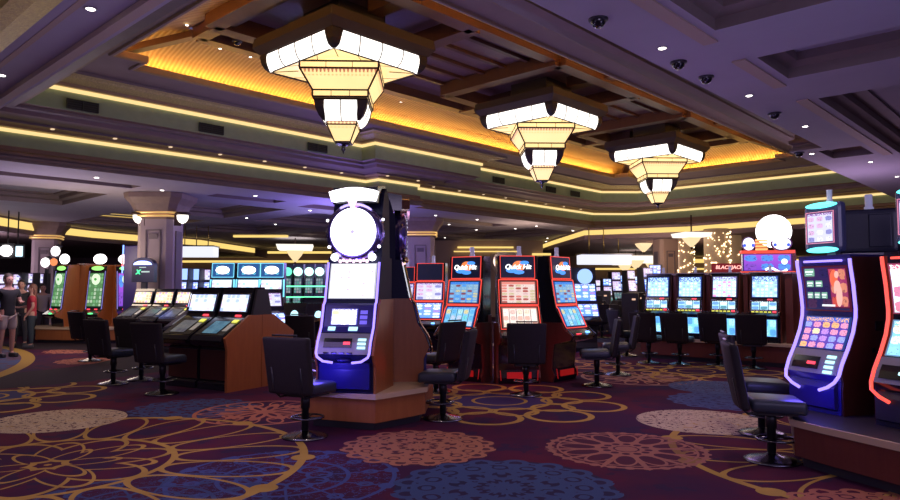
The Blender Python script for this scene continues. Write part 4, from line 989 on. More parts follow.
# ------------------------------------------------------------------ tall neon machines at the right
NP = [(-.30, 0), (-.30, .24), (-.29, .30), (-.31, .36), (-.27, .46), (-.19, .60), (-.12, .75), (-.085, .88), (-.08, .96), (-.10, 1.18), (-.13, 1.36), (-.14, 1.46)]
def neon_machine(label, loc, rz, neon, neon2, up, low, toplit, tz=1.62, tdx=0, lady=False, W=.60):
    rt = root('neon_slot_machine', label, 'slot machine', loc, rz); P = NP; h = W / 2
    body(rt, P, .50, W - .03, bluep if neon is neon_v else blackg_m)  # blue body puts the violet neon's light into the colour
    sides(rt, P, .50, W - .03, wood4_m, 1.44, .015)
    mb = MB(); front(mb, P, .93, 1.36, -h + .05, h - .05, .006, .015); us = mb.build('upper_screen', up, rt)
    mb = MB(); front(mb, P, .58, .88, -h + .05, h - .05, .006, .015); mb.build('lower_screen', low, rt)
    mb = MB(); front(mb, P, .36, .57, -h + .03, h - .03, .006, .02); mb.build('button_deck', silver_m, rt)
    mb = MB(); front(mb, P, .40, .51, -h + .07, .06, .028, .008); mb.build('display_window', blackg_m, rt)
    mb = MB(); front(mb, P, .44, .465, -.06, .03, .038, .006); mb.build('red_display', red_led if neon is neon_v else btn_c, rt)
    mb = MB()
    for k in range(4): front(mb, P, .37 + k * .045, .395 + k * .045, .13, .22, .028, .012)
    mb.build('bet_buttons', btn_c, rt)
    mb = MB()
    for s in (-1, 1):
        mb.tube(fpath(P, .36, 1.42, s * (h - .005), .02), .015, 8)
        mb.tube([(s * (h - .005), -.33, .36), (s * (h - .03), -.36, .30), (s * (h - .10), -.365, .25), (s * (h - .19), -.365, .215)], .015, 8)
    mb.build('neon_trim', neon, rt)
    mb = MB(); mb.tube([(-h + .09, -.155, 1.405), (h - .09, -.155, 1.405)], .012, 6); mb.build('neon_top_bar', neon2, rt)
    mb = MB(); mb.prism_x([(-.26, .02), (-.34, .06), (-.345, .24), (-.31, .29), (-.26, .29)], -h + .05, h - .05); mb.build('belly_panel', bluep if neon is neon_v else dark_m, rt)
    for q in ((.18, .35, .10, .09), (.18, .80, .10, .09), (.10, .58, .04, .05)): mb = MB(); mb.box((h - .002, q[0], q[1]), (.012, q[2], q[3]), r=.004); mb.build('side_lock', blackg_m, rt)
    if lady:
        mb = MB(); front(mb, P, .96, 1.34, .05, .245, .020, .006); mb.build('picture_ground', screen('s_picture', (.32, .03, .12), [(.8, .10, .08), (.5, .06, .25), (.9, .3, .2)], 2, 3, .9, 0, (.3, .03, .1), 33, .40, bg2=(.5, .05, .2), fine=3), us)
        mb = MB(); mb.disc((.115, yat(P, 1.24) - .038, 1.24), .05, .006, 20, .8, 1.6); mb.build('picture_hair', glow('hair_red', (1, .16, .06), 1.0), us)
        mb = MB(); mb.disc((.155, yat(P, 1.275) - .045, 1.275), .026, .006, 16, .8, 1.25); mb.disc((.17, yat(P, 1.1) - .055, 1.075), .034, .006, 20, .9, 2.9); mb.disc((.125, yat(P, 1.15) - .050, 1.15), .012, .006, 12, .9, 4.5); mb.disc((.15, yat(P, 1.17) - .050, 1.17), .036, .006, 12, .9, 1.4); mb.build('picture_figure', glow('figure_pink', (1, .50, .42), 1.1), us)
        for x, z, sx in ((-.16, 1.30, .11), (-.17, 1.19, .075), (-.07, 1.19, .075), (-.18, 1.08, .06), (-.10, 1.08, .06), (-.02, 1.08, .06)):
            mb = MB(); y = yat(P, z); mb.box((x, y - .024, z), (sx, .006, .075 if sx > .1 else .06), r=.002)
            mb.m = 1; mb.box((x, y - .029, z + .006), (sx * .8, .005, .016)); mb.box((x, y - .029, z - .018), (sx * .6, .005, .008))
            mb.build('jackpot_tile', [glow('tile_green', (.25, .60, .42), .8), glow('tile_white', (.9, .95, 1), 1.2)], us)
        mb = MB(); mb.box((.02, yat(P, .985) - .030, .985), (.14, .005, .018)); mb.build('title_bar', glow('tile_white'), us)
    # topper on a post
    t_ = MB(); t_.box((tdx, .04, tz - .08), (.10, .06, .26)); t_.build('topper_post', silver_m, rt)
    mb = MB(); mb.box((tdx, -.06, tz + .20), (.42, .10, .48), r=.05, seg=3); tp = mb.build('topper', mat('topper_shell', (.08, .10, .22), .3, coat=.5), rt)
    mb = MB(); mb.box((tdx, -.118, tz + .20), (.30, .02, .29)); mb.build('topper_screen', toplit, tp)
    mb = MB(); mb.tube([(tdx + a, -.130, tz + .20 + b) for a, b in ((-.155, -.15), (.155, -.15), (.155, .15), (-.155, .15))], .006, 5, closed=True); mb.build('topper_frame', mat('frame_rose', (.5, .2, .3), .4, emit=(1, .35, .5), es=.6), tp)
    for q in (.415, -.015): mb = MB(); mb.ball((tdx, -.105, tz + q), .18, 20, 1, .22, .16); mb.build('topper_light', neon_c, tp)
    mb = MB(); mb.lathe([(.03, 0), (.03, .04), (.024, .05), (.024, .13), (.03, .14)], 10, c=(tdx + .05, -.05, tz + .42)); mb.build('candle_lamp', mat('candle'), tp)
    return rt
blu_up = screen('s_lady', (.02, .02, .10), [(.03, .02, .12), (.08, .03, .10)], 3, 3, .9, 0, (.3, .03, .06), 30, .35, bg2=(.05, .02, .12))
neon_machine('tall curved slot machine with violet neon edges and a red haired figure on its screen', (3.69, 6.62, .40), R(-70), neon_v, neon_v, blu_up, scr['neon_low'], scr['mono'], 1.53, -.04, True)
neon_machine('tall curved slot machine with red neon edges cut by the right photo edge', (3.97, 5.72, .40), R(-70), neon_rr, neon_rr, scr['red_up'], scr['red_low'], scr['mono'], 1.55, 0)
# a machine seen from behind on the same platform
rt = root('slot_machine', 'black slot machine seen from behind between the violet and the red neon machines', 'slot machine', (4.42, 7.35, .40), R(150))
body(rt, NP, .40, .60, black_m)
mb = MB(); mb.box((0, .18, 1.74), (.62, .14, .46), r=.05, seg=3); mb.box((-.14, .26, 1.74), (.20, .02, .34), r=.01); mb.build('topper_back', mat('topper_back', (.02, .025, .05), .35), rt)
mb = MB(); mb.box((0, .30, 1.485), (.40, .06, .05)); mb.build('topper_mount', silver_m, rt)
candle(rt, -.05, .18, 1.96)

# ------------------------------------------------------------------ the row of four reel slots
RP = [(-.06, 0), (-.06, .06), (-.05, .50), (-.12, .54), (-.18, .58), (-.10, .64), (-.08, .84), (-.05, .88), (0, 1.36), (0, 1.40)]
def reel_machine(label, t, top, sx=0):
    L = (4.32 + .737 * t + .22 * .68, 15.4 - .676 * t + .22 * .74)
    rt = root('reel_slot_machine', label, 'slot machine', (*L, .46), R(-42.6), 'row of four reel slots'); W = .56; P = RP
    body(rt, P, .34, W, blackg_m); sides(rt, P, .34, W, wood2_m, 1.39, .02)
    mb = MB(); front(mb, P, .90, 1.33, -.25, .25); mb.build('top_glass', top, rt)
    mb = MB(); front(mb, P, .655, .83, -.25, .25, .006, .02); mb.build('reel_window', scr['reels'], rt)
    mb = MB(); front(mb, P, .12, .47, -.22, .22); mb.build('belly_glass', scr['belly'], rt)
    mb = MB(); front(mb, P, .845, .875, -.27, .27, .008, .02); mb.build('divider_bar', dchrome_m, rt)
    mb = MB(); front(mb, P, .848, .872, .06, .16, .028, .006); mb.build('red_display', red_led, rt)
    mb = MB()
    for k in range(5): mb.box((-.20 + .08 * k, -.165, .615), (.05, .03, .02), r=.004)
    mb.m = 1; mb.box((.21, -.165, .62), (.06, .04, .03), r=.005); mb.build('bet_buttons', [btn_y, red_led], rt)
    mb = MB(); frame_loop(mb, P, .64, .84, .265, .012, .008); mb.build('window_frame', chrome_m, rt)
    mb = MB(); mb.box((0, .02, 1.405), (.62, .10, .02)); mb.build('top_ledge', mat('pale_ledge', (.45, .40, .45), .5), rt)
    mb = MB(); mb.box((.29, -.10, .60), (.03, .10, .05), r=.01); mb.build('coin_arm', chrome_m, rt)
    candle(rt, .06, .12, 1.41, .8)
    return rt
for i, (t, tp, lab) in enumerate(((.25, 'reel_top', 'reel slot machine with blue top glass at the left end of the row of four'), (.98, 'reel_top', 'second reel slot machine from the left in the row of four'), (1.72, 'reel_top2', 'third reel slot in the row of four, with a magenta mark on its top glass'), (2.52, 'reel_top', 'reel slot machine at the right end of the row of four, under the globe sign'))):
    reel_machine(lab, t, scr[tp])
# burgundy spacers between them
for i, (t, lab) in enumerate(((.615, 'burgundy wooden spacer after the first reel slot'), (1.35, 'burgundy wooden spacer between the second and third reel slots'), (2.12, 'burgundy wooden spacer before the last reel slot'), (2.95, 'burgundy wooden end panel right of the last reel slot'))):
    rt = root('spacer_cabinet', lab, 'divider', (4.32 + .737 * t + .30 * .68, 15.4 - .676 * t + .30 * .74, .46), R(-42.6), None)
    mb = MB(); mb.box((0, .12, .68), (.085 if i < 3 else .14, .36, 1.36)); mb.build('spacer_body', wood2_m, rt)
    mb = MB(); mb.box((0, .10, 1.385), (.10 if i < 3 else .16, .42, .035)); mb.build('spacer_cap', mat('pale_ledge'), rt)
# back side of that bank: dark machines and the tall sign
rt = root('globe_sign', 'big lit sign with white globe and two clock faces above the reel slots', 'sign', (*spot(768, 16.6), 0), R(-12))
def zq(py, d=16.6): return 1.55 + (288 - py) / 690 * d
mb = MB(); mb.box((0, .25, .9), (1.35, .7, 1.8)); mb.box((.2, .2, 2.15), (.9, .3, .5)); mb.build('sign_base', wood2_m, rt)
mb = MB(); mb.box((-.02, .02, (zq(271) + zq(254)) / 2), (1.12, .12, zq(254) - zq(271))); mb.build('picture_panel', scr['purple'], rt)
mb = MB(); mb.tube([(-.55 + .06 * i, -.06, 1.98 + .05 * math.sin(i * .8)) for i in range(8, 17)], .03, 6); mb.ball((.36, -.05, 2.18), .07, 12, 1, .3, 1); mb.build('picture_swirl', glow('swirl', (.75, .95, 1), 2.0), rt)
mb = MB(); mb.box((-.02, -.03, zq(272.5)), (1.2, .20, .055)); mb.box((-.02, -.03, zq(252)), (1.2, .22, .07)); mb.build('red_rail', mat('red_rail', (.4, .03, .02), .4, emit=(1, .10, .06), es=.9), rt)
mb = MB(); mb.ball((.17, .10, zq(231)), .40, 28); mb.build('globe', glow('globe_white', (1, .96, .97), 4.0), rt)
for x, r_, nm in ((-.44, .155, 'left'), (.27, .19, 'right')):
    mb = MB(); mb.disc((x, -.16 if x > 0 else -.05, zq(244)), r_, .06, 28, 1.0 if x < 0 else 1.25, 1.15 if x < 0 else .92); fr = mb.build('clock_frame', mat('clock_rim', (.25, .12, .25), .3, .6), rt)
    mb = MB(); mb.disc((x, -.20 if x > 0 else -.09, zq(244)), r_ * .84, .03, 28, 1.0 if x < 0 else 1.25, 1.15 if x < 0 else .92); mb.build('clock_face', glow('clock_face', (.80, .80, 1), 2.2), fr)
    for s in (-1, 1): mb = MB(); mb.ball((x + s * r_ * .62 * (1 if x < 0 else 1.25), -.22 if x > 0 else -.11, zq(245.5)), .042, 10, 1, .3, 1); mb.build('clock_mark', glow('mark_blue', (.05, .12, .9), 1.3), fr)
mb = MB()
for k in range(4): mb.box((-.16, -.12, zq(240.5 + 3 * k)), (.26, .10, .045), r=.01)
mb.build('orange_steps', orange_e, rt)
# red letters behind the reel slots
rt = root('table_sign', 'small red and white lit sign reading blackjack above the third reel slot', 'sign', (*spot(731, 21.5), 2.05), R(-6))
mb = MB(); mb.box((0, .06, .10), (1.15, .06, .34), r=.02); mb.build('sign_board', mat('sign_dark', (.10, .02, .03), .5, emit=(.6, .02, .03), es=.25), rt)
words3d('sign_text', 'BLACKJACK', .155, glow('sign_red', (1, .45, .40), 2.0), rt, (-.05, .0, .14), (PI / 2, 0, 0), .15, .01, .001)
mb = MB(); mb.box((0, .1, -1.0), (.06, .06, 2.0)); mb.build('sign_post', dark_m, rt)

# ------------------------------------------------------------------ slant top banks at the left
E_ = R(29)      # the end panel runs (sin, cos) of this
SP = [(.10, 0), (.10, .10), (.16, .14), (.16, .62), (-.02, .68), (-.06, .76), (-.02, .82), (.46, 1.10), (.49, 1.14), (.58, 1.47), (.60, 1.53)]
def slant_machine(label, loc, rz, up, tab, group):
    rt = root('slant_top_machine', label, 'slot machine', loc, rz, group); W = .66
    body(rt, SP, .70, W, blackg_m)
    mb = MB(); front(mb, SP, 1.175, 1.45, -.30, .30); mb.build('upper_screen', up, rt)
    mb = MB(); front(mb, SP, .84, 1.07, -.30, .30, .004, .01); mb.build('console_top', dchrome_m, rt)
    mb = MB(); front(mb, SP, .86, 1.04, -.20, .14, .016, .008); mb.build('lower_screen', tab, rt)
    mb = MB(); front(mb, SP, .90, 1.00, .18, .27, .016, .012); mb.build('side_keys', mat('pale_keys', (.5, .5, .45), .4, emit=(.7, .7, .6), es=.2), rt)
    mb = MB(); front(mb, SP, 1.02, 1.06, .17, .27, .020, .02); mb.build('yellow_button', btn_y, rt)
    mb = MB(); front(mb, SP, 1.105, 1.13, .08, .20, .010, .01); mb.build('red_display', red_led, rt)
    mb = MB(); front(mb, SP, .70, .75, -.31, .31, .01, .02); mb.build('front_rail', dchrome_m, rt)
    mb = MB(); frame_loop(mb, SP, 1.165, 1.46, .31, .012, .008); mb.build('screen_frame', dchrome_m, rt)
    mb = MB(); front(mb, SP, .15, .60, -.32, .32, .01, .012); mb.build('knee_panel', wood4_m, rt)  # darker wood puts the kneehole's shade into the colour
    return rt
def slant_bank(label, x, y, n, ups, tabs, labs, group, ang=E_, m_=wood_m, deep=True):
    """x, y: the near bottom corner of the end panel"""
    ex, ey = math.sin(ang), math.cos(ang); lx, ly = -math.cos(ang), math.sin(ang); rz = -ang
    for i in range(n):
        t = .05 + .36 + .72 * i; slant_machine(labs[i], (x + lx * t, y + ly * t, 0), rz, ups[i % len(ups)], tabs[i % len(tabs)], group)
    rt = root('machine_bank_cabinet', label, 'cabinet', (x, y, 0), rz)
    # end panel, house shaped
    for s0, nm in ((0, 'end_panel'), (1, 'end_panel'))[:2 if deep else 1]:
        pr = [(.0, 0), (.0, .62), (-.05, .80), (.44, 1.13), (.70, 1.13), (.70, 0)] if s0 == 0 else [(.71, 0), (.71, 1.13), (.96, 1.13), (1.44, .84), (1.40, .62), (1.36, .0)]
        mb = MB(); mb.prism_x(pr, -.045, 0.0); mb.build(nm, m_, rt)
    mb = MB(); mb.prism_x([(.50, 1.13), (.60, 1.53), (.82, 1.53), (.92, 1.13)] if deep else [(.50, 1.13), (.60, 1.53), (.70, 1.53), (.70, 1.13)], -.045, .0); mb.build('end_cap', dark_m, rt)
    if deep: mb = MB(); mb.prism_x([(.71, .0), (.71, 1.56), (.80, 1.56), (.92, 1.13), (1.40, .84), (1.36, .6), (1.2, .6), (1.2, 0)], -.05 - .72 * n, -.046); mb.build('rear_body', blackg_m, rt)
    return rt
slant_bank('wooden double sided bank cabinet with house shaped end panel, the nearer one', -3.30, 10.30, 2, [scr['slant']], [scr['tablet'], scr['tablet2'], scr['tablet2']],
    ['slant top machine with blue lower screen, nearest the house shaped end panel', 'slant top machine with grey lower screen, second from the house shaped end panel'], 'slant top machines of the nearer bank')
slant_bank('wooden double sided bank cabinet before the big pillar, the farther one', *spot(183, 16.4), 3, [scr['slant2']], [scr['tablet2']],
    ['slant top machine with yellow lit screen at the right end of the farther left bank', 'slant top machine in the middle of the farther left bank', 'slant top machine at the hidden end of the farther left bank'], 'slant top machines of the farther bank', R(24), m_=wood2_m, deep=False)
slant_machine('slant top machine half hidden behind the two of the nearer left bank', (*spot(178, 12.9), 0), R(-29), scr['slant'], scr['tablet2'], 'slant top machines of the nearer bank')
# a tilted screen on the other side of the nearer bank
rt = root('slant_top_machine', 'machine with pink and blue tilted screen beyond the end of the nearer left bank', 'slot machine', (*spot(279, 13.6), 0), R(35))
body(rt, SP, .7, .6, blackg_m); mb = MB(); front(mb, SP, 1.18, 1.45, -.26, .26); mb.build('upper_screen', scr['mono'], rt); mb = MB(); front(mb, SP, .86, 1.05, -.25, .25); mb.build('lower_screen', scr['blue'], rt)

# ------------------------------------------------------------------ banks further back on the left
for i, (px, g_) in enumerate(((223, 0), (249, 1), (272, 2))):
    far_machine(['slot machine with white oval topper, leftmost of the white screened bank', 'slot machine in the middle of the white screened bank', 'slot machine at the right end of the white screened bank'][i], px, 17.2, R(-5 + 4 * i),
                screen('s_top_oval', (.02, .08, .25), [(.1, .4, .6), (.03, .1, .3)], 2, 2, 1.3, 0, (.1, .5, 1), 31, .2), scr['white_bank'], scr['white_bank'], 2.18, .58, 'white screened bank')
    x, y = spot(px, 17.05); 
    rt = [o for o in COL.objects if o.name.startswith('video_slot_machine')][-1]
    mb = MB(); mb.disc((0, -.02, 1.995), .15, .02, 24, 1.15, .65); mb.build('topper_oval', glow('oval_white'), rt)
    mb = MB(); frame_loop(mb, [(y_, z_ * 2.18 / 2.08) for y_, z_ in QP], 1.82, 2.16, .28, .012, .012); mb.build('topper_edge', cyan_e, rt)
    mb = MB()
    for s in (-1, 1): mb.tube([(s * .30, -.06, 1.33), (s * .30, -.02, 1.76)], .022, 6)
    mb.build('edge_light', cyan_e, rt)
for i, px in enumerate((288, 298.5, 309.5, 320)):
    far_machine('slot machine with round %s topper and green light bars, %s of the green bank' % ('green' if i == 0 else 'pale green', ordinal(i)), px, 21.5, R(0), glow('green_disc', (.12, .75, .45), 1.8) if i == 0 else glow('pale_disc', (.55, 1, .85), 2.2), scr['grey'], scr['grey'], 2.30, .28, 'green bank', topper='round')
rt = root('light_rail', 'pair of green neon bars across the front of the green bank', 'light bar', (*spot(304, 21.1), 0), 0)
for z in (1.60, 1.27):
    mb = MB(); mb.tube([(-.75, 0, z), (.72, 0, z)], .022, 6); mb.build('neon_bar', neon_g, rt)
mb = MB(); mb.box((-.74, .05, .8), (.05, .05, 1.6)); mb.box((.70, .05, .8), (.05, .05, 1.6)); mb.build('rail_post', dark_m, rt)
for i, (px, d) in enumerate(((294, 16.0), (318, 15.6))):
    rt = root('slot_console', ['low console with a round blue light, left of the bright wheel machine', 'low console with a round cyan light touching the bright wheel machine'][i], 'slot machine', (*spot(px, d), 0), R(5))
    mb = MB(); mb.prism_x([(-.05, 0), (-.05, .7), (-.1, .8), (.3, 1.2), (.45, 1.2), (.45, 0)], -.26, .26); mb.build('console_body', blackg_m, rt)
    mb = MB(); mb.ball((.02, .02, .93), .09, 12, 1, .5, 1.2); mb.build('round_light', btn_c, rt)
for i, (px, d) in enumerate(((184, 20.8), (195.5, 21.2), (207, 21.6))):
    far_machine('blue glowing slot machine beside the big pillar, %s from it' % ordinal(i), px, d, R(-3), glow('blue_white'), scr['blue'], scr['blue'], 2.15, .27, 'blue pair by the pillar')
# dark cabinet backs closing the view low between the banks
for i, (px, d, w, h, lab) in enumerate(((330, 19.0, 1.4, 1.25, 'dark machine backs behind the bright wheel machine'),)):
    rt = root('back_counter', lab, 'counter', (*spot(px, d), 0)); mb = MB(); mb.box((0, 0, h / 2), (w, .5, h), r=.02); mb.build('counter_body', dark_m, rt); mb = MB(); mb.box((0, 0, h + .02), (w + .06, .56, .04)); mb.build('counter_top', black_m, rt)

# sign with a blue dome light in front of the pillar
rt = root('topper_sign', 'black sign with a blue dome light and green letter in front of the big pillar', 'sign', (*spot(144, 18.05), -.18), R(-8))
mb = MB(); n = 14
pts = [(-.27, 1.62), (.27, 1.62), (.27, 2.02)] + [(.27 * math.cos(PI * k / n), 2.02 + .17 * math.sin(PI * k / n)) for k in range(1, n)] + [(-.27, 2.02)]
mb.poly([(x, -.05, z) for x, z in pts]); mb.poly([(x, .10, z) for x, z in pts[::-1]]); mb.strip([(x, -.05, z) for x, z in pts], [(x, .10, z) for x, z in pts]); mb.build('sign_body', mat('sign_navy', (.01, .012, .05), .3), rt)
mb = MB(); pts = [(.22 * math.cos(PI * k / n), 2.02 + .09 * math.sin(PI * k / n)) for k in range(0, n + 1)]; mb.poly([(x, -.075, z) for x, z in pts]); mb.poly([(x, -.05, z) for x, z in pts[::-1]]); mb.strip([(x, -.075, z) for x, z in pts], [(x, -.05, z) for x, z in pts]); mb.build('dome_light', glow('dome_blue', (.28, .35, 1), 5), rt)
words3d('sign_text', 'X', .14, glow('x_green', (.05, .9, .35), 1.8), rt, (-.11, -.06, 1.85), (PI / 2, 0, 0), .2, .004, .006)
mb = MB(); mb.box((.07, -.055, 1.86), (.20, .01, .03)); mb.box((.0, -.055, 1.96), (.16, .01, .018)); mb.build('sign_bar', glow('x_white', (.6, .8, .75), .9), rt)
mb = MB(); mb.box((0, .03, .89), (.12, .08, 1.46)); mb.build('sign_post', dark_m, rt); rt.scale = (1.14,) * 3; rt.location.z = 0
for c_ in [o for o in COL.objects if o.parent == rt]: c_.location.z -= .13 if c_.name[:9] != 'sign_post' else 0
rt = root('blade_sign', 'tall navy sign blade with a thin blue neon edge left of the big pillar', 'sign', (*spot(129, 18.8), 0), R(-12))
mb = MB(); mb.box((.08, 0, 1.4), (.42, .10, 2.6), r=.02); mb.build('blade_body', mat('blade_navy', (.03, .02, .14), .4), rt)
mb = MB(); mb.tube([(-.17, -.05, 1.95), (-.15, -.05, 2.72)], .02, 6); mb.build('neon_edge', glow('edge_bl', (.2, .35, 1), 2.5), rt)
mb = MB(); mb.tube([(-.165, -.052, 2.15), (-.16, -.052, 2.45)], .022, 6); mb.build('neon_red_part', glow('edge_rd', (1, .1, .1), 4), rt)

# ------------------------------------------------------------------ green wheel machines
def green_machine(label, px, d, rz, lit=True):
    rt = root('green_slot_machine', label, 'slot machine', (*spot(px, d), .44), rz, 'green lit machines'); W = .60
    P = [(-.04, 0), (-.06, .22), (-.30, .30), (-.32, .36), (-.16, .46), (-.10, .52), (.04, 1.72), (.05, 1.78)]
    body(rt, P, .38, W, wood_m)
    mb = MB(); front(mb, P, .02, 1.74, -.29, .29, .003, .012); mb.build('front_bezel', blackg_m, rt)
    mb = MB(); front(mb, P, .56, 1.56, -.24, .24, .016, .015); mb.build('tall_screen', scr['green'] if lit else scr['purple'], rt)
    mb = MB(); mb.disc((0, yat(P, 1.36) - .045, 1.36), .145, .04, 24, .9, 1.1); mb.build('dial', mat('dial', (.5, .6, .5), .4, emit=(.62, .80, .55), es=1.1), rt)
    mb = MB(); mb.disc((0, yat(P, 1.36) - .07, 1.36), .04, .02, 12); mb.build('dial_hub', glow('dial_green', (.1, .5, .1), .8), rt)
    mb = MB(); mb.disc((0, .02, 1.68), .20, .04, 20, 1, .32); mb.build('green_crown', glow('crown_green', (.35, .95, .2), 1.4), rt)
    mb = MB(); mb.ball((0, .10, 1.95), .22, 18, 1, .35, .68); mb.build('oval_topper', glow('oval_white'), rt)
    mb = MB(); mb.box((0, .12, 1.80), (.12, .08, .14)); mb.build('topper_neck', dark_m, rt)
    mb = MB()
    for s in (-1, 1): mb.tube(fpath(P, .5, 1.6, s * .26, .015), .014, 6)
    mb.build('edge_trim', glow('violet_dim', (.3, .25, .8), .7), rt)
    mb = MB(); mb.box((-.10, -.20, .50), (.08, .03, .03)); mb.box((.14, -.20, .50), (.08, .03, .03)); mb.m = 1; mb.ball((.05, -.30, .38), .05, 10, 1.8, .6, .5); mb.build('deck_lights', [red_led, btn_g], rt)
    return rt
green_machine('green lit slot machine with oval white topper, left one behind the walkway', 61, 20.0, R(-30))
green_machine('green lit slot machine with oval white topper, middle one facing the aisle', 97.5, 20.0, R(-12))
green_machine('dark slot machine with violet edges at the right end of the green pair', 127, 20.2, R(38), False)
def divider(label, px, d, rz, w0, w1, h):
    rt = root('pod_divider', label, 'divider', (*spot(px, d), .44), rz)
    mb = MB(); mb.poly([(-w0 / 2, 0, 0), (w0 / 2, 0, 0), (w1 / 2, .10, h), (-w1 / 2, .10, h)]); mb.poly([(w0 / 2, .5, 0), (-w0 / 2, .5, 0), (-w1 / 2, .4, h), (w1 / 2, .4, h)])
    mb.strip([(-w0 / 2, 0, 0), (w0 / 2, 0, 0), (w1 / 2, .10, h), (-w1 / 2, .10, h)], [(-w0 / 2, .5, 0), (w0 / 2, .5, 0), (w1 / 2, .4, h), (-w1 / 2, .4, h)]); mb.build('divider_body', wood_m, rt)
    mb = MB(); mb.box((0, .25, h + .02), (w1 + .03, .36, .05), r=.01); mb.build('divider_cap', wood2_m, rt)
divider('tall tapered wooden divider between the two green lit machines', 79, 20.1, R(-28), .50, .32, 1.78)
divider('tall tapered wooden divider right of the middle green lit machine', 113, 20.2, R(12), .42, .28, 1.74)
for i, (px, d, z, r_, lab) in enumerate(((45, 22, 2.36, .14, 'white round lamp at the far left beside the pale pillar'), (55, 22.5, 2.75, .15, 'white lamp with a dark cap above the green machines'),)):
    rt = root('sign_lamp', lab, 'light', (*spot(px, d), 0)); mb = MB(); mb.ball((0, 0, z), r_, 16, 1, .5, 1.1); mb.build('lamp_globe', glow('lamp_blaze', (1, .95, .95), 3.5), rt); mb = MB(); mb.box((0, .1, z / 2 - .1), (.08, .08, z - .2)); mb.ball((.05, .1, z + r_ * 1.1), r_ * .8, 10, 1, .5, .5); mb.build('lamp_post', dark_m, rt)
rt = root('sign_lamp', 'orange lamp under the white one above the green machines', 'light', (*spot(53.5, 21.6), 0)); mb = MB(); mb.ball((0, 0, 2.36), .12, 14, 1, .5, 1); mb.build('lamp_globe', glow('lamp_orange', (1, .28, .10), 1.2), rt); mb = MB(); mb.box((0, .1, 1.05), (.06, .06, 2.1)); mb.build('lamp_post', dark_m, rt)

# far left edge
for i, (px, d, w, lab) in enumerate(((3, 22.0, .30, 'slot machine with white starry topper at the left photo edge'), (16.5, 22.4, .34, 'slot machine beside the one at the left photo edge'), (29, 22.8, .32, 'slot machine with pale violet screen, third from the left photo edge'), (40, 23.4, .30, 'slot machine half hidden behind the woman in red'))):
    far_machine(lab, px, d, R(0), scr['mono'], scr['mono'], scr['blue'], 2.05 + .0 * i, w, 'bank at the left edge', topper='round' if i in (0, 1) else None)
    if i in (1, 3): [o for o in COL.objects if o.name.startswith('topper_screen')][-1].data.materials[0] = scr['mono']
rt = root('video_sign', 'bright pale blue square screen hung above the far left machines', 'screen', (*spot(16, 23), 2.62)); mb = MB(); mb.box((.02, 0, .15), (.34, .08, .34)); mb.build('sign_screen', glow('pale_blue_scr', (.6, .85, 1), 2.0), rt); mb = MB(); mb.box((0, .05, .16), (.46, .06, .46)); mb.build('sign_case', dark_m, rt); mb = MB(); mb.box((0, .05, .9), (.03, .03, 1.2)); mb.build('hanger', dark_m, rt)
rt = root('video_sign', 'round white lit sign at the left photo edge', 'screen', (*spot(5.5, 22.6), 2.62)); mb = MB(); mb.disc((0, 0, .15), .19, .1, 10); mb.build('sign_face', glow('lamp_blaze'), rt); mb = MB(); mb.box((0, .07, .15), (.5, .05, .5)); mb.box((0, .07, .9), (.03, .03, 1.2)); mb.build('sign_case', dark_m, rt)

# ------------------------------------------------------------------ far hall at the right of the middle
rd = random.Random(5)
for i, (px, d, zt, w) in enumerate(((607, 33, 2.0, .45), (616, 34, 2.35, .5), (623, 35, 2.2, .45), (631, 31, 2.35, .45), (639, 32, 2.1, .5), (648, 27, 2.35, .5), (655, 28, 2.5, .5), (598, 38, 2.0, .6), (385, 30, 2.2, .5), (396, 31, 2.3, .5), (412, 28, 2.1, .4))):
    far_machine('small far slot machine glowing %s, %s' % (['white', 'violet', 'blue'][i % 3], ['seen just right of the pod machines', 'second along the dark far hall', 'third along the dark far hall', 'under the hanging light box', 'between the light box and the tan pillar', 'left of the tan pillar foot', 'at the tan pillar foot', 'deepest in the far hall', 'left of the dark wheel machine top', 'beside the pillar behind the wheel machine', 'below the half hidden pillar'][i]), px, d, R(rd.uniform(-25, 25)),
                scr['mono'] if i % 2 else scr['blue'], scr['blue'] if i % 3 == 2 else scr['mono'], scr['grey'], zt, w, 'far hall machines')
rt = root('strip_sign', 'small white strip sign deep in the far hall', 'sign', (*spot(623.5, 36), 0)); mb = MB(); mb.box((0, 0, 2.07), (.66, .08, .17)); mb.build('sign_face', glow('lamp_blaze'), rt); mb = MB(); mb.box((0, .06, 1.08), (.04, .04, 2.1)); mb.build('sign_post', dark_m, rt)
for i in range(14):
    px = 588 + i * 5.2; d = 23.5 + (i % 4) * 2.1; h = rd.uniform(.9, 1.6)
    rt = root('table_stand', 'dim table or machine back in the far hall beyond the empty chairs', 'furniture', (*spot(px, d), 0), R(rd.uniform(-30, 30)), 'dim furniture of the far hall')
    mb = MB(); mb.box((0, 0, h / 2), (.55, .4, h), r=.03); mb.m = 1; mb.box((rd.uniform(-.15, .15), -.205, h * .85), (.12, .02, .06)); mb.build('stand_body', [dark_m, glow('dim_warm', (1, .6, .4), .9)], rt)

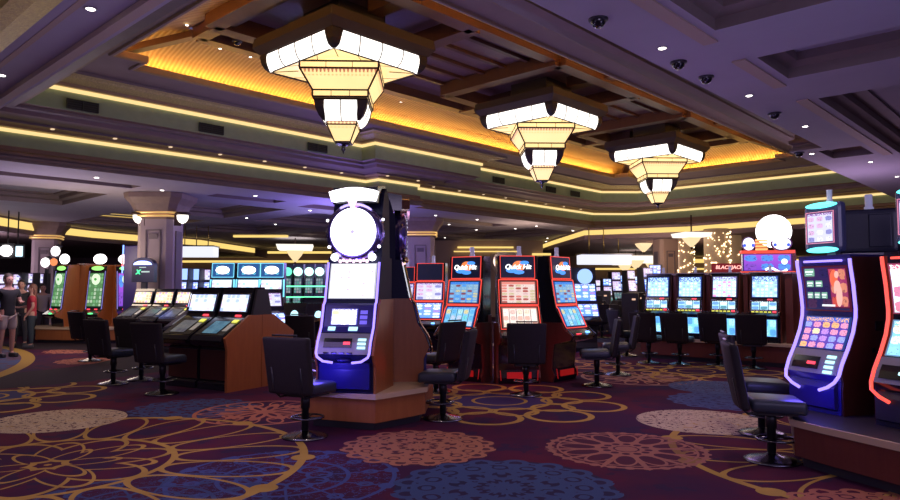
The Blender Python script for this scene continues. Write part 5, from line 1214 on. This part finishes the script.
# ------------------------------------------------------------------ chairs
fab_b = mat('chair_back_fabric', (.013, .008, .010), .75, var=.5, vscale=30); fab_s = mat('chair_seat_vinyl', (.026, .034, .050), .38, var=.15)
def make_chair(label, loc, rz, group='padded swivel chairs at the machines'):
    rt = root('casino_chair', label, 'chair', loc, rz, group)
    mb = MB(); mb.lathe([(.235, 0), (.24, .012), (.20, .028), (.08, .05), (.04, .07)], 28); mb.build('base_disc', dchrome_m, rt)
    mb = MB(); mb.lathe([(.038, .06), (.038, .30), (.048, .30), (.048, .44)], 14); mb.build('post', black_m, rt)
    mb = MB(); mb.tube([(.17 * math.cos(a * PI / 8), .04 + .17 * math.sin(a * PI / 8), .20) for a in range(16)], .011, 6, closed=True)
    for a in (.3, 1.87, 3.44, 5.0): mb.tube([(.03 * math.cos(a), .03 * math.sin(a), .20), (.165 * math.cos(a), .04 + .165 * math.sin(a), .20)], .009, 5)
    mb.build('foot_ring', dchrome_m, rt)
    mb = MB(); mb.box((0, .02, .445), (.34, .34, .03)); mb.build('seat_plate', black_m, rt)
    # cushion: wide, rounded at the front
    mb = MB(); mb.box((0, .03, .515), (.47, .46, .115), r=.045, seg=4)
    for v in mb.bm.verts:
        if v.co.y > .15: v.co.z -= (v.co.y - .15) * .18; v.co.x *= 1 - (v.co.y - .15) * .35
        if v.co.z > .53: v.co.z += .012 * math.cos(v.co.x * 6)
    o = mb.build('seat', fab_s, rt)
    for p in o.data.polygons: p.use_smooth = True
    # backrest: gently curved padded slab
    mb = MB(); mb.box((0, 0, 0), (.53, .075, .58), r=.03, seg=3)
    bmesh.ops.subdivide_edges(mb.bm, edges=[e for e in mb.bm.edges if e.calc_length() > .25], cuts=5, use_grid_fill=True)
    for v in mb.bm.verts:
        x, y, z = v.co; v.co = Vector((x * (1 + .06 * (z + .3) / .6), y - .26 - (z + .3) * .17 + .30 * x * x, z + .765))
    o = mb.build('backrest', fab_b, rt)
    for p in o.data.polygons: p.use_smooth = True
    for s in (-1, 1): mb = MB(); mb.tube([(s * .14, -.02, .435), (s * .16, -.22, .44), (s * .17, -.285, .50), (s * .18, -.335, .75)], .012, 6); mb.build('back_bracket', black_m, rt)
    mb = MB(); mb.tube([(s * .15, -.365 + .0, 1.075) for s in (-1, 0, 1)], .011, 6); mb.build('grab_rail', black_m, rt)
    return rt
def H(deg): return R(-deg)      # heading measured clockwise from straight ahead
def gp(px, py):
    x, y = pz(px, py, 0); return (x, y, 0)
ch0 = make_chair('dark chair with its back to the camera, left of the bright wheel machine', gp(305, 437), H(24))
for lab, px, py, hd in (
    ('dark chair facing left at the side of the platform, right of the wheel machine', 443, 419, -78),
    ('dark chair further back between the wheel machine and the left red lit machine', 436, 392, -50),
    ('dark chair with its back to the camera in front of the middle red lit machine', 526, 395, 4),
    ('dark chair facing left beside the right red lit machine', 597, 386, -82),
    ('dark chair facing left just behind the one beside the right red lit machine', 618, 375, -80),
    ('nearest chair at the right, seen from its side, drawn up to the violet neon machine', 772, 461, 104),
    ('chair right behind the nearest one at the right, half hidden by it', 762, 434, 102),
    ('chair with back to the camera before the first of the four reel slots', 649, 363, 38),
    ('chair with back to the camera before the second reel slot', 680, 364.5, 38),
    ('chair with back to the camera before the third reel slot', 718, 365, 38),
    ('chair with back to the camera before the last reel slot', 754, 368.5, 30),
    ('chair standing side on left of the reel slot row', 627, 356, 75),
    ('dark chair at the nearer left bank, in front of the first slant top machine', 162, 394, 22),
    ('dark chair left of the one at the nearer bank, its seat catching blue light', 113, 384, 28),
    ('dark chair at the farther left bank before the green lit machines', 90, 361, 30),
    ('chair with blue lit back behind the wheel machine chair', 306, 372, 10),
    ('small chair in the aisle far behind the right red lit machine', 602, 338, 20),
    ('dark chair behind the one at the nearer left bank', 141, 380, 22),
):
    copy_tree(ch0, lab, gp(px, py), H(hd))

# ------------------------------------------------------------------ people
def skin_mesh(name, nodes, edges, m_, parent, sub=2, root_i=0):
    """nodes: (x, y, z, rx, ry)"""
    me = bpy.data.meshes.new(name); me.from_pydata([n[:3] for n in nodes], edges, []); me.materials.append(m_)
    o = bpy.data.objects.new(name, me); COL.objects.link(o)
    if parent: o.parent = parent
    sk = o.modifiers.new('skin', 'SKIN'); sk.use_smooth_shade = True
    for i, n in enumerate(nodes):
        v = me.skin_vertices[0].data[i]; v.radius = (n[3], n[4] if len(n) > 4 else n[3]); v.use_root = (i == root_i)
    sb = o.modifiers.new('sub', 'SUBSURF'); sb.levels = sub; sb.render_levels = sub
    return o
skin_t = mat('skin', (.50, .27, .20), .5)
def person(label, loc, rz, h, hair_c, top_c, bottom_c, shorts, long_hair, arms):
    rt = root('person', label, 'person', loc, rz); k = h / 1.78
    N, E = [], []
    def n(x, y, z, r, r2=None): N.append((x * k, y * k, z * k, r * k, (r2 or r) * k)); return len(N) - 1
    def e(*ids):
        for a, b in zip(ids, ids[1:]): E.append((a, b))
    pel = n(0, 0, .95, .135, .105); bel = n(0, 0, 1.10, .125, .10); ch = n(0, .0, 1.28, .15, .105); sh = n(0, .01, 1.42, .10, .08); nk = n(0, 0, 1.50, .052); hd = n(0, -.01, 1.60, .075, .085); hd2 = n(0, -.01, 1.70, .075, .085)
    e(pel, bel, ch, sh, nk, hd, hd2)
    feet = []
    for s in (-1, 1):
        hp = n(s * .09, 0, .88, .095); kn = n(s * .11, -.01, .48, .058); cf = n(s * .115, .01, .33, .055); an = n(s * .12, .02, .09, .038); ft = n(s * .13, -.10, .035, .036, .028); e(pel, hp, kn, cf, an, ft)
        S_ = n(s * .18, .01, 1.40, .055); e(sh, S_); el, wr, hn = arms[0 if s < 0 else 1]
        E1 = n(*el, .042); W1_ = n(*wr, .028); H1 = n(*hn, .034, .020); e(S_, E1, W1_, H1)
        d = (Vector(hn) - Vector(wr)).normalized(); sd = d.cross(Vector((0, 0, 1))); sd = (sd if sd.length > .2 else Vector((1, 0, 0))).normalized(); up = sd.cross(d)
        for j, q in enumerate((-.027, -.009, .009, .027)):
            L = (.065, .078, .072, .055)[j]; b = Vector(hn) + sd * q + d * .02; m1 = b + d * L * .5 - up * .006; t1 = m1 + d * L * .4 - up * .022
            a1, a2, a3 = n(*b, .010), n(*m1, .009), n(*t1, .008); e(H1, a1, a2, a3)
        b = Vector(hn) - sd * .03 - d * .03; a1 = n(*b, .011); a2 = n(*(b - sd * .025 + d * .035), .009); e(H1, a1, a2)
    skin_mesh('body', N, E, skin_t, rt)
    # face
    mb = MB(); mb.ball((0, -.005, 1.635), .105, 20, .80, .95, 1.15); mb.ball((0, -.108, 1.625), .017, 8, .8, 1, 1.6)
    for s in (-1, 1): mb.ball((s * .087, .005, 1.63), .025, 8, .4, .8, 1.2)
    for v in mb.bm.verts: v.co *= k
    mb.build('face', skin_t, rt)
    mb = MB()
    for s in (-1, 1): mb.ball((s * .033 * k, -.098 * k, 1.65 * k), .011 * k, 8)
    mb.build('eyes', mat('eye_dark', (.03, .02, .02), .3), rt)
    mb = MB(); mb.ball((0, -.095 * k, 1.578 * k), .022 * k, 8, 1.1, .4, .35); mb.build('mouth', mat('lip', (.35, .08, .07), .5), rt)
    # hair
    mb = MB(); mb.ball((0, .018, 1.665), .112, 20, .84, .95, 1.08)
    bmesh.ops.delete(mb.bm, geom=[v for v in mb.bm.verts if v.co.y < -.045 and v.co.z < 1.70 or v.co.z < 1.58], context='VERTS')
    if long_hair: mb.ball((0, .07, 1.53), .10, 16, .95, .55, 1.7)
    for v in mb.bm.verts: v.co *= k
    o = mb.build('hair', mat('hair_%.3f' % (loc[0] % 9), hair_c, .6), rt)
    # clothes, a little outside the body
    N, E = [], []; g = .018
    pel = n(0, 0, .80, .150 + g, .120 + g); bel = n(0, 0, 1.10, .135 + g, .11 + g); ch = n(0, .0, 1.28, .16 + g, .115 + g); sh = n(0, .01, 1.43, .09 + g, .08 + g); e(pel, bel, ch, sh)
    for s in (-1, 1):
        S_ = n(s * .18, .01, 1.40, .062 + g); el = Vector(arms[0 if s < 0 else 1][0]); q = Vector((s * .18, .01, 1.40)).lerp(el, .62); m2 = n(*q, .05 + g * .7); e(sh, S_, m2)
    skin_mesh('shirt', N, E, mat('shirt_%.3f' % (loc[0] % 9), top_c, .8), rt)
    N, E = [], []
    pel = n(0, 0, .98, .120 + g, .10 + g)
    for s in (-1, 1):
        hp = n(s * .09, 0, .84, .10 + g); zk = .56 if shorts else .12; kn = n(s * .105, -.01, .56, .075 + g * .6); e(pel, hp, kn)
        if not shorts: a = n(s * .115, .01, .33, .065); b = n(s * .12, .015, .10, .055); e(kn, a, b)
    skin_mesh('shorts' if shorts else 'trousers', N, E, mat('bottoms_%.3f' % (loc[0] % 9), bottom_c, .85), rt)
    for s in (-1, 1):
        mb = MB(); mb.box((s * .125 * k, -.05 * k, .045 * k), (.09 * k, .26 * k, .09 * k), r=.03 * k, seg=3); mb.build('shoe', mat('shoe', (.05, .05, .055), .5), rt)
    return rt
rel = ((-.24, .05, 1.14), (-.22, -.10, .93), (-.21, -.14, .85)); relr = ((.24, .05, 1.14), (.22, -.10, .93), (.21, -.14, .85)); fwd_r = ((.23, -.05, 1.16), (.12, -.30, 1.17), (.08, -.38, 1.18))
person('man in a black t-shirt and pale shorts at the left photo edge', (*spot(9, 15.6), 0), R(60), 1.88, (.06, .04, .03), (.012, .012, .014), (.45, .38, .33), True, False, (rel, fwd_r))
person('woman in a red top and dark trousers standing beside the green machines', (*spot(33, 18.0), 0), R(-62), 1.66, (.16, .07, .05), (.40, .03, .05), (.025, .04, .05), False, True, (((-.23, -.05, 1.16), (-.14, -.32, 1.12), (-.10, -.40, 1.13)), relr))
person('person in a dark jacket behind the man at the left photo edge', (*spot(22, 18.5), 0), R(20), 1.78, (.03, .025, .02), (.02, .02, .025), (.04, .04, .05), False, False, (rel, relr))
person('person in pale top far back between the man and the green machines', (*spot(43.5, 21.3), 0), R(40), 1.68, (.05, .03, .02), (.38, .33, .32), (.06, .05, .06), False, False, (rel, relr))
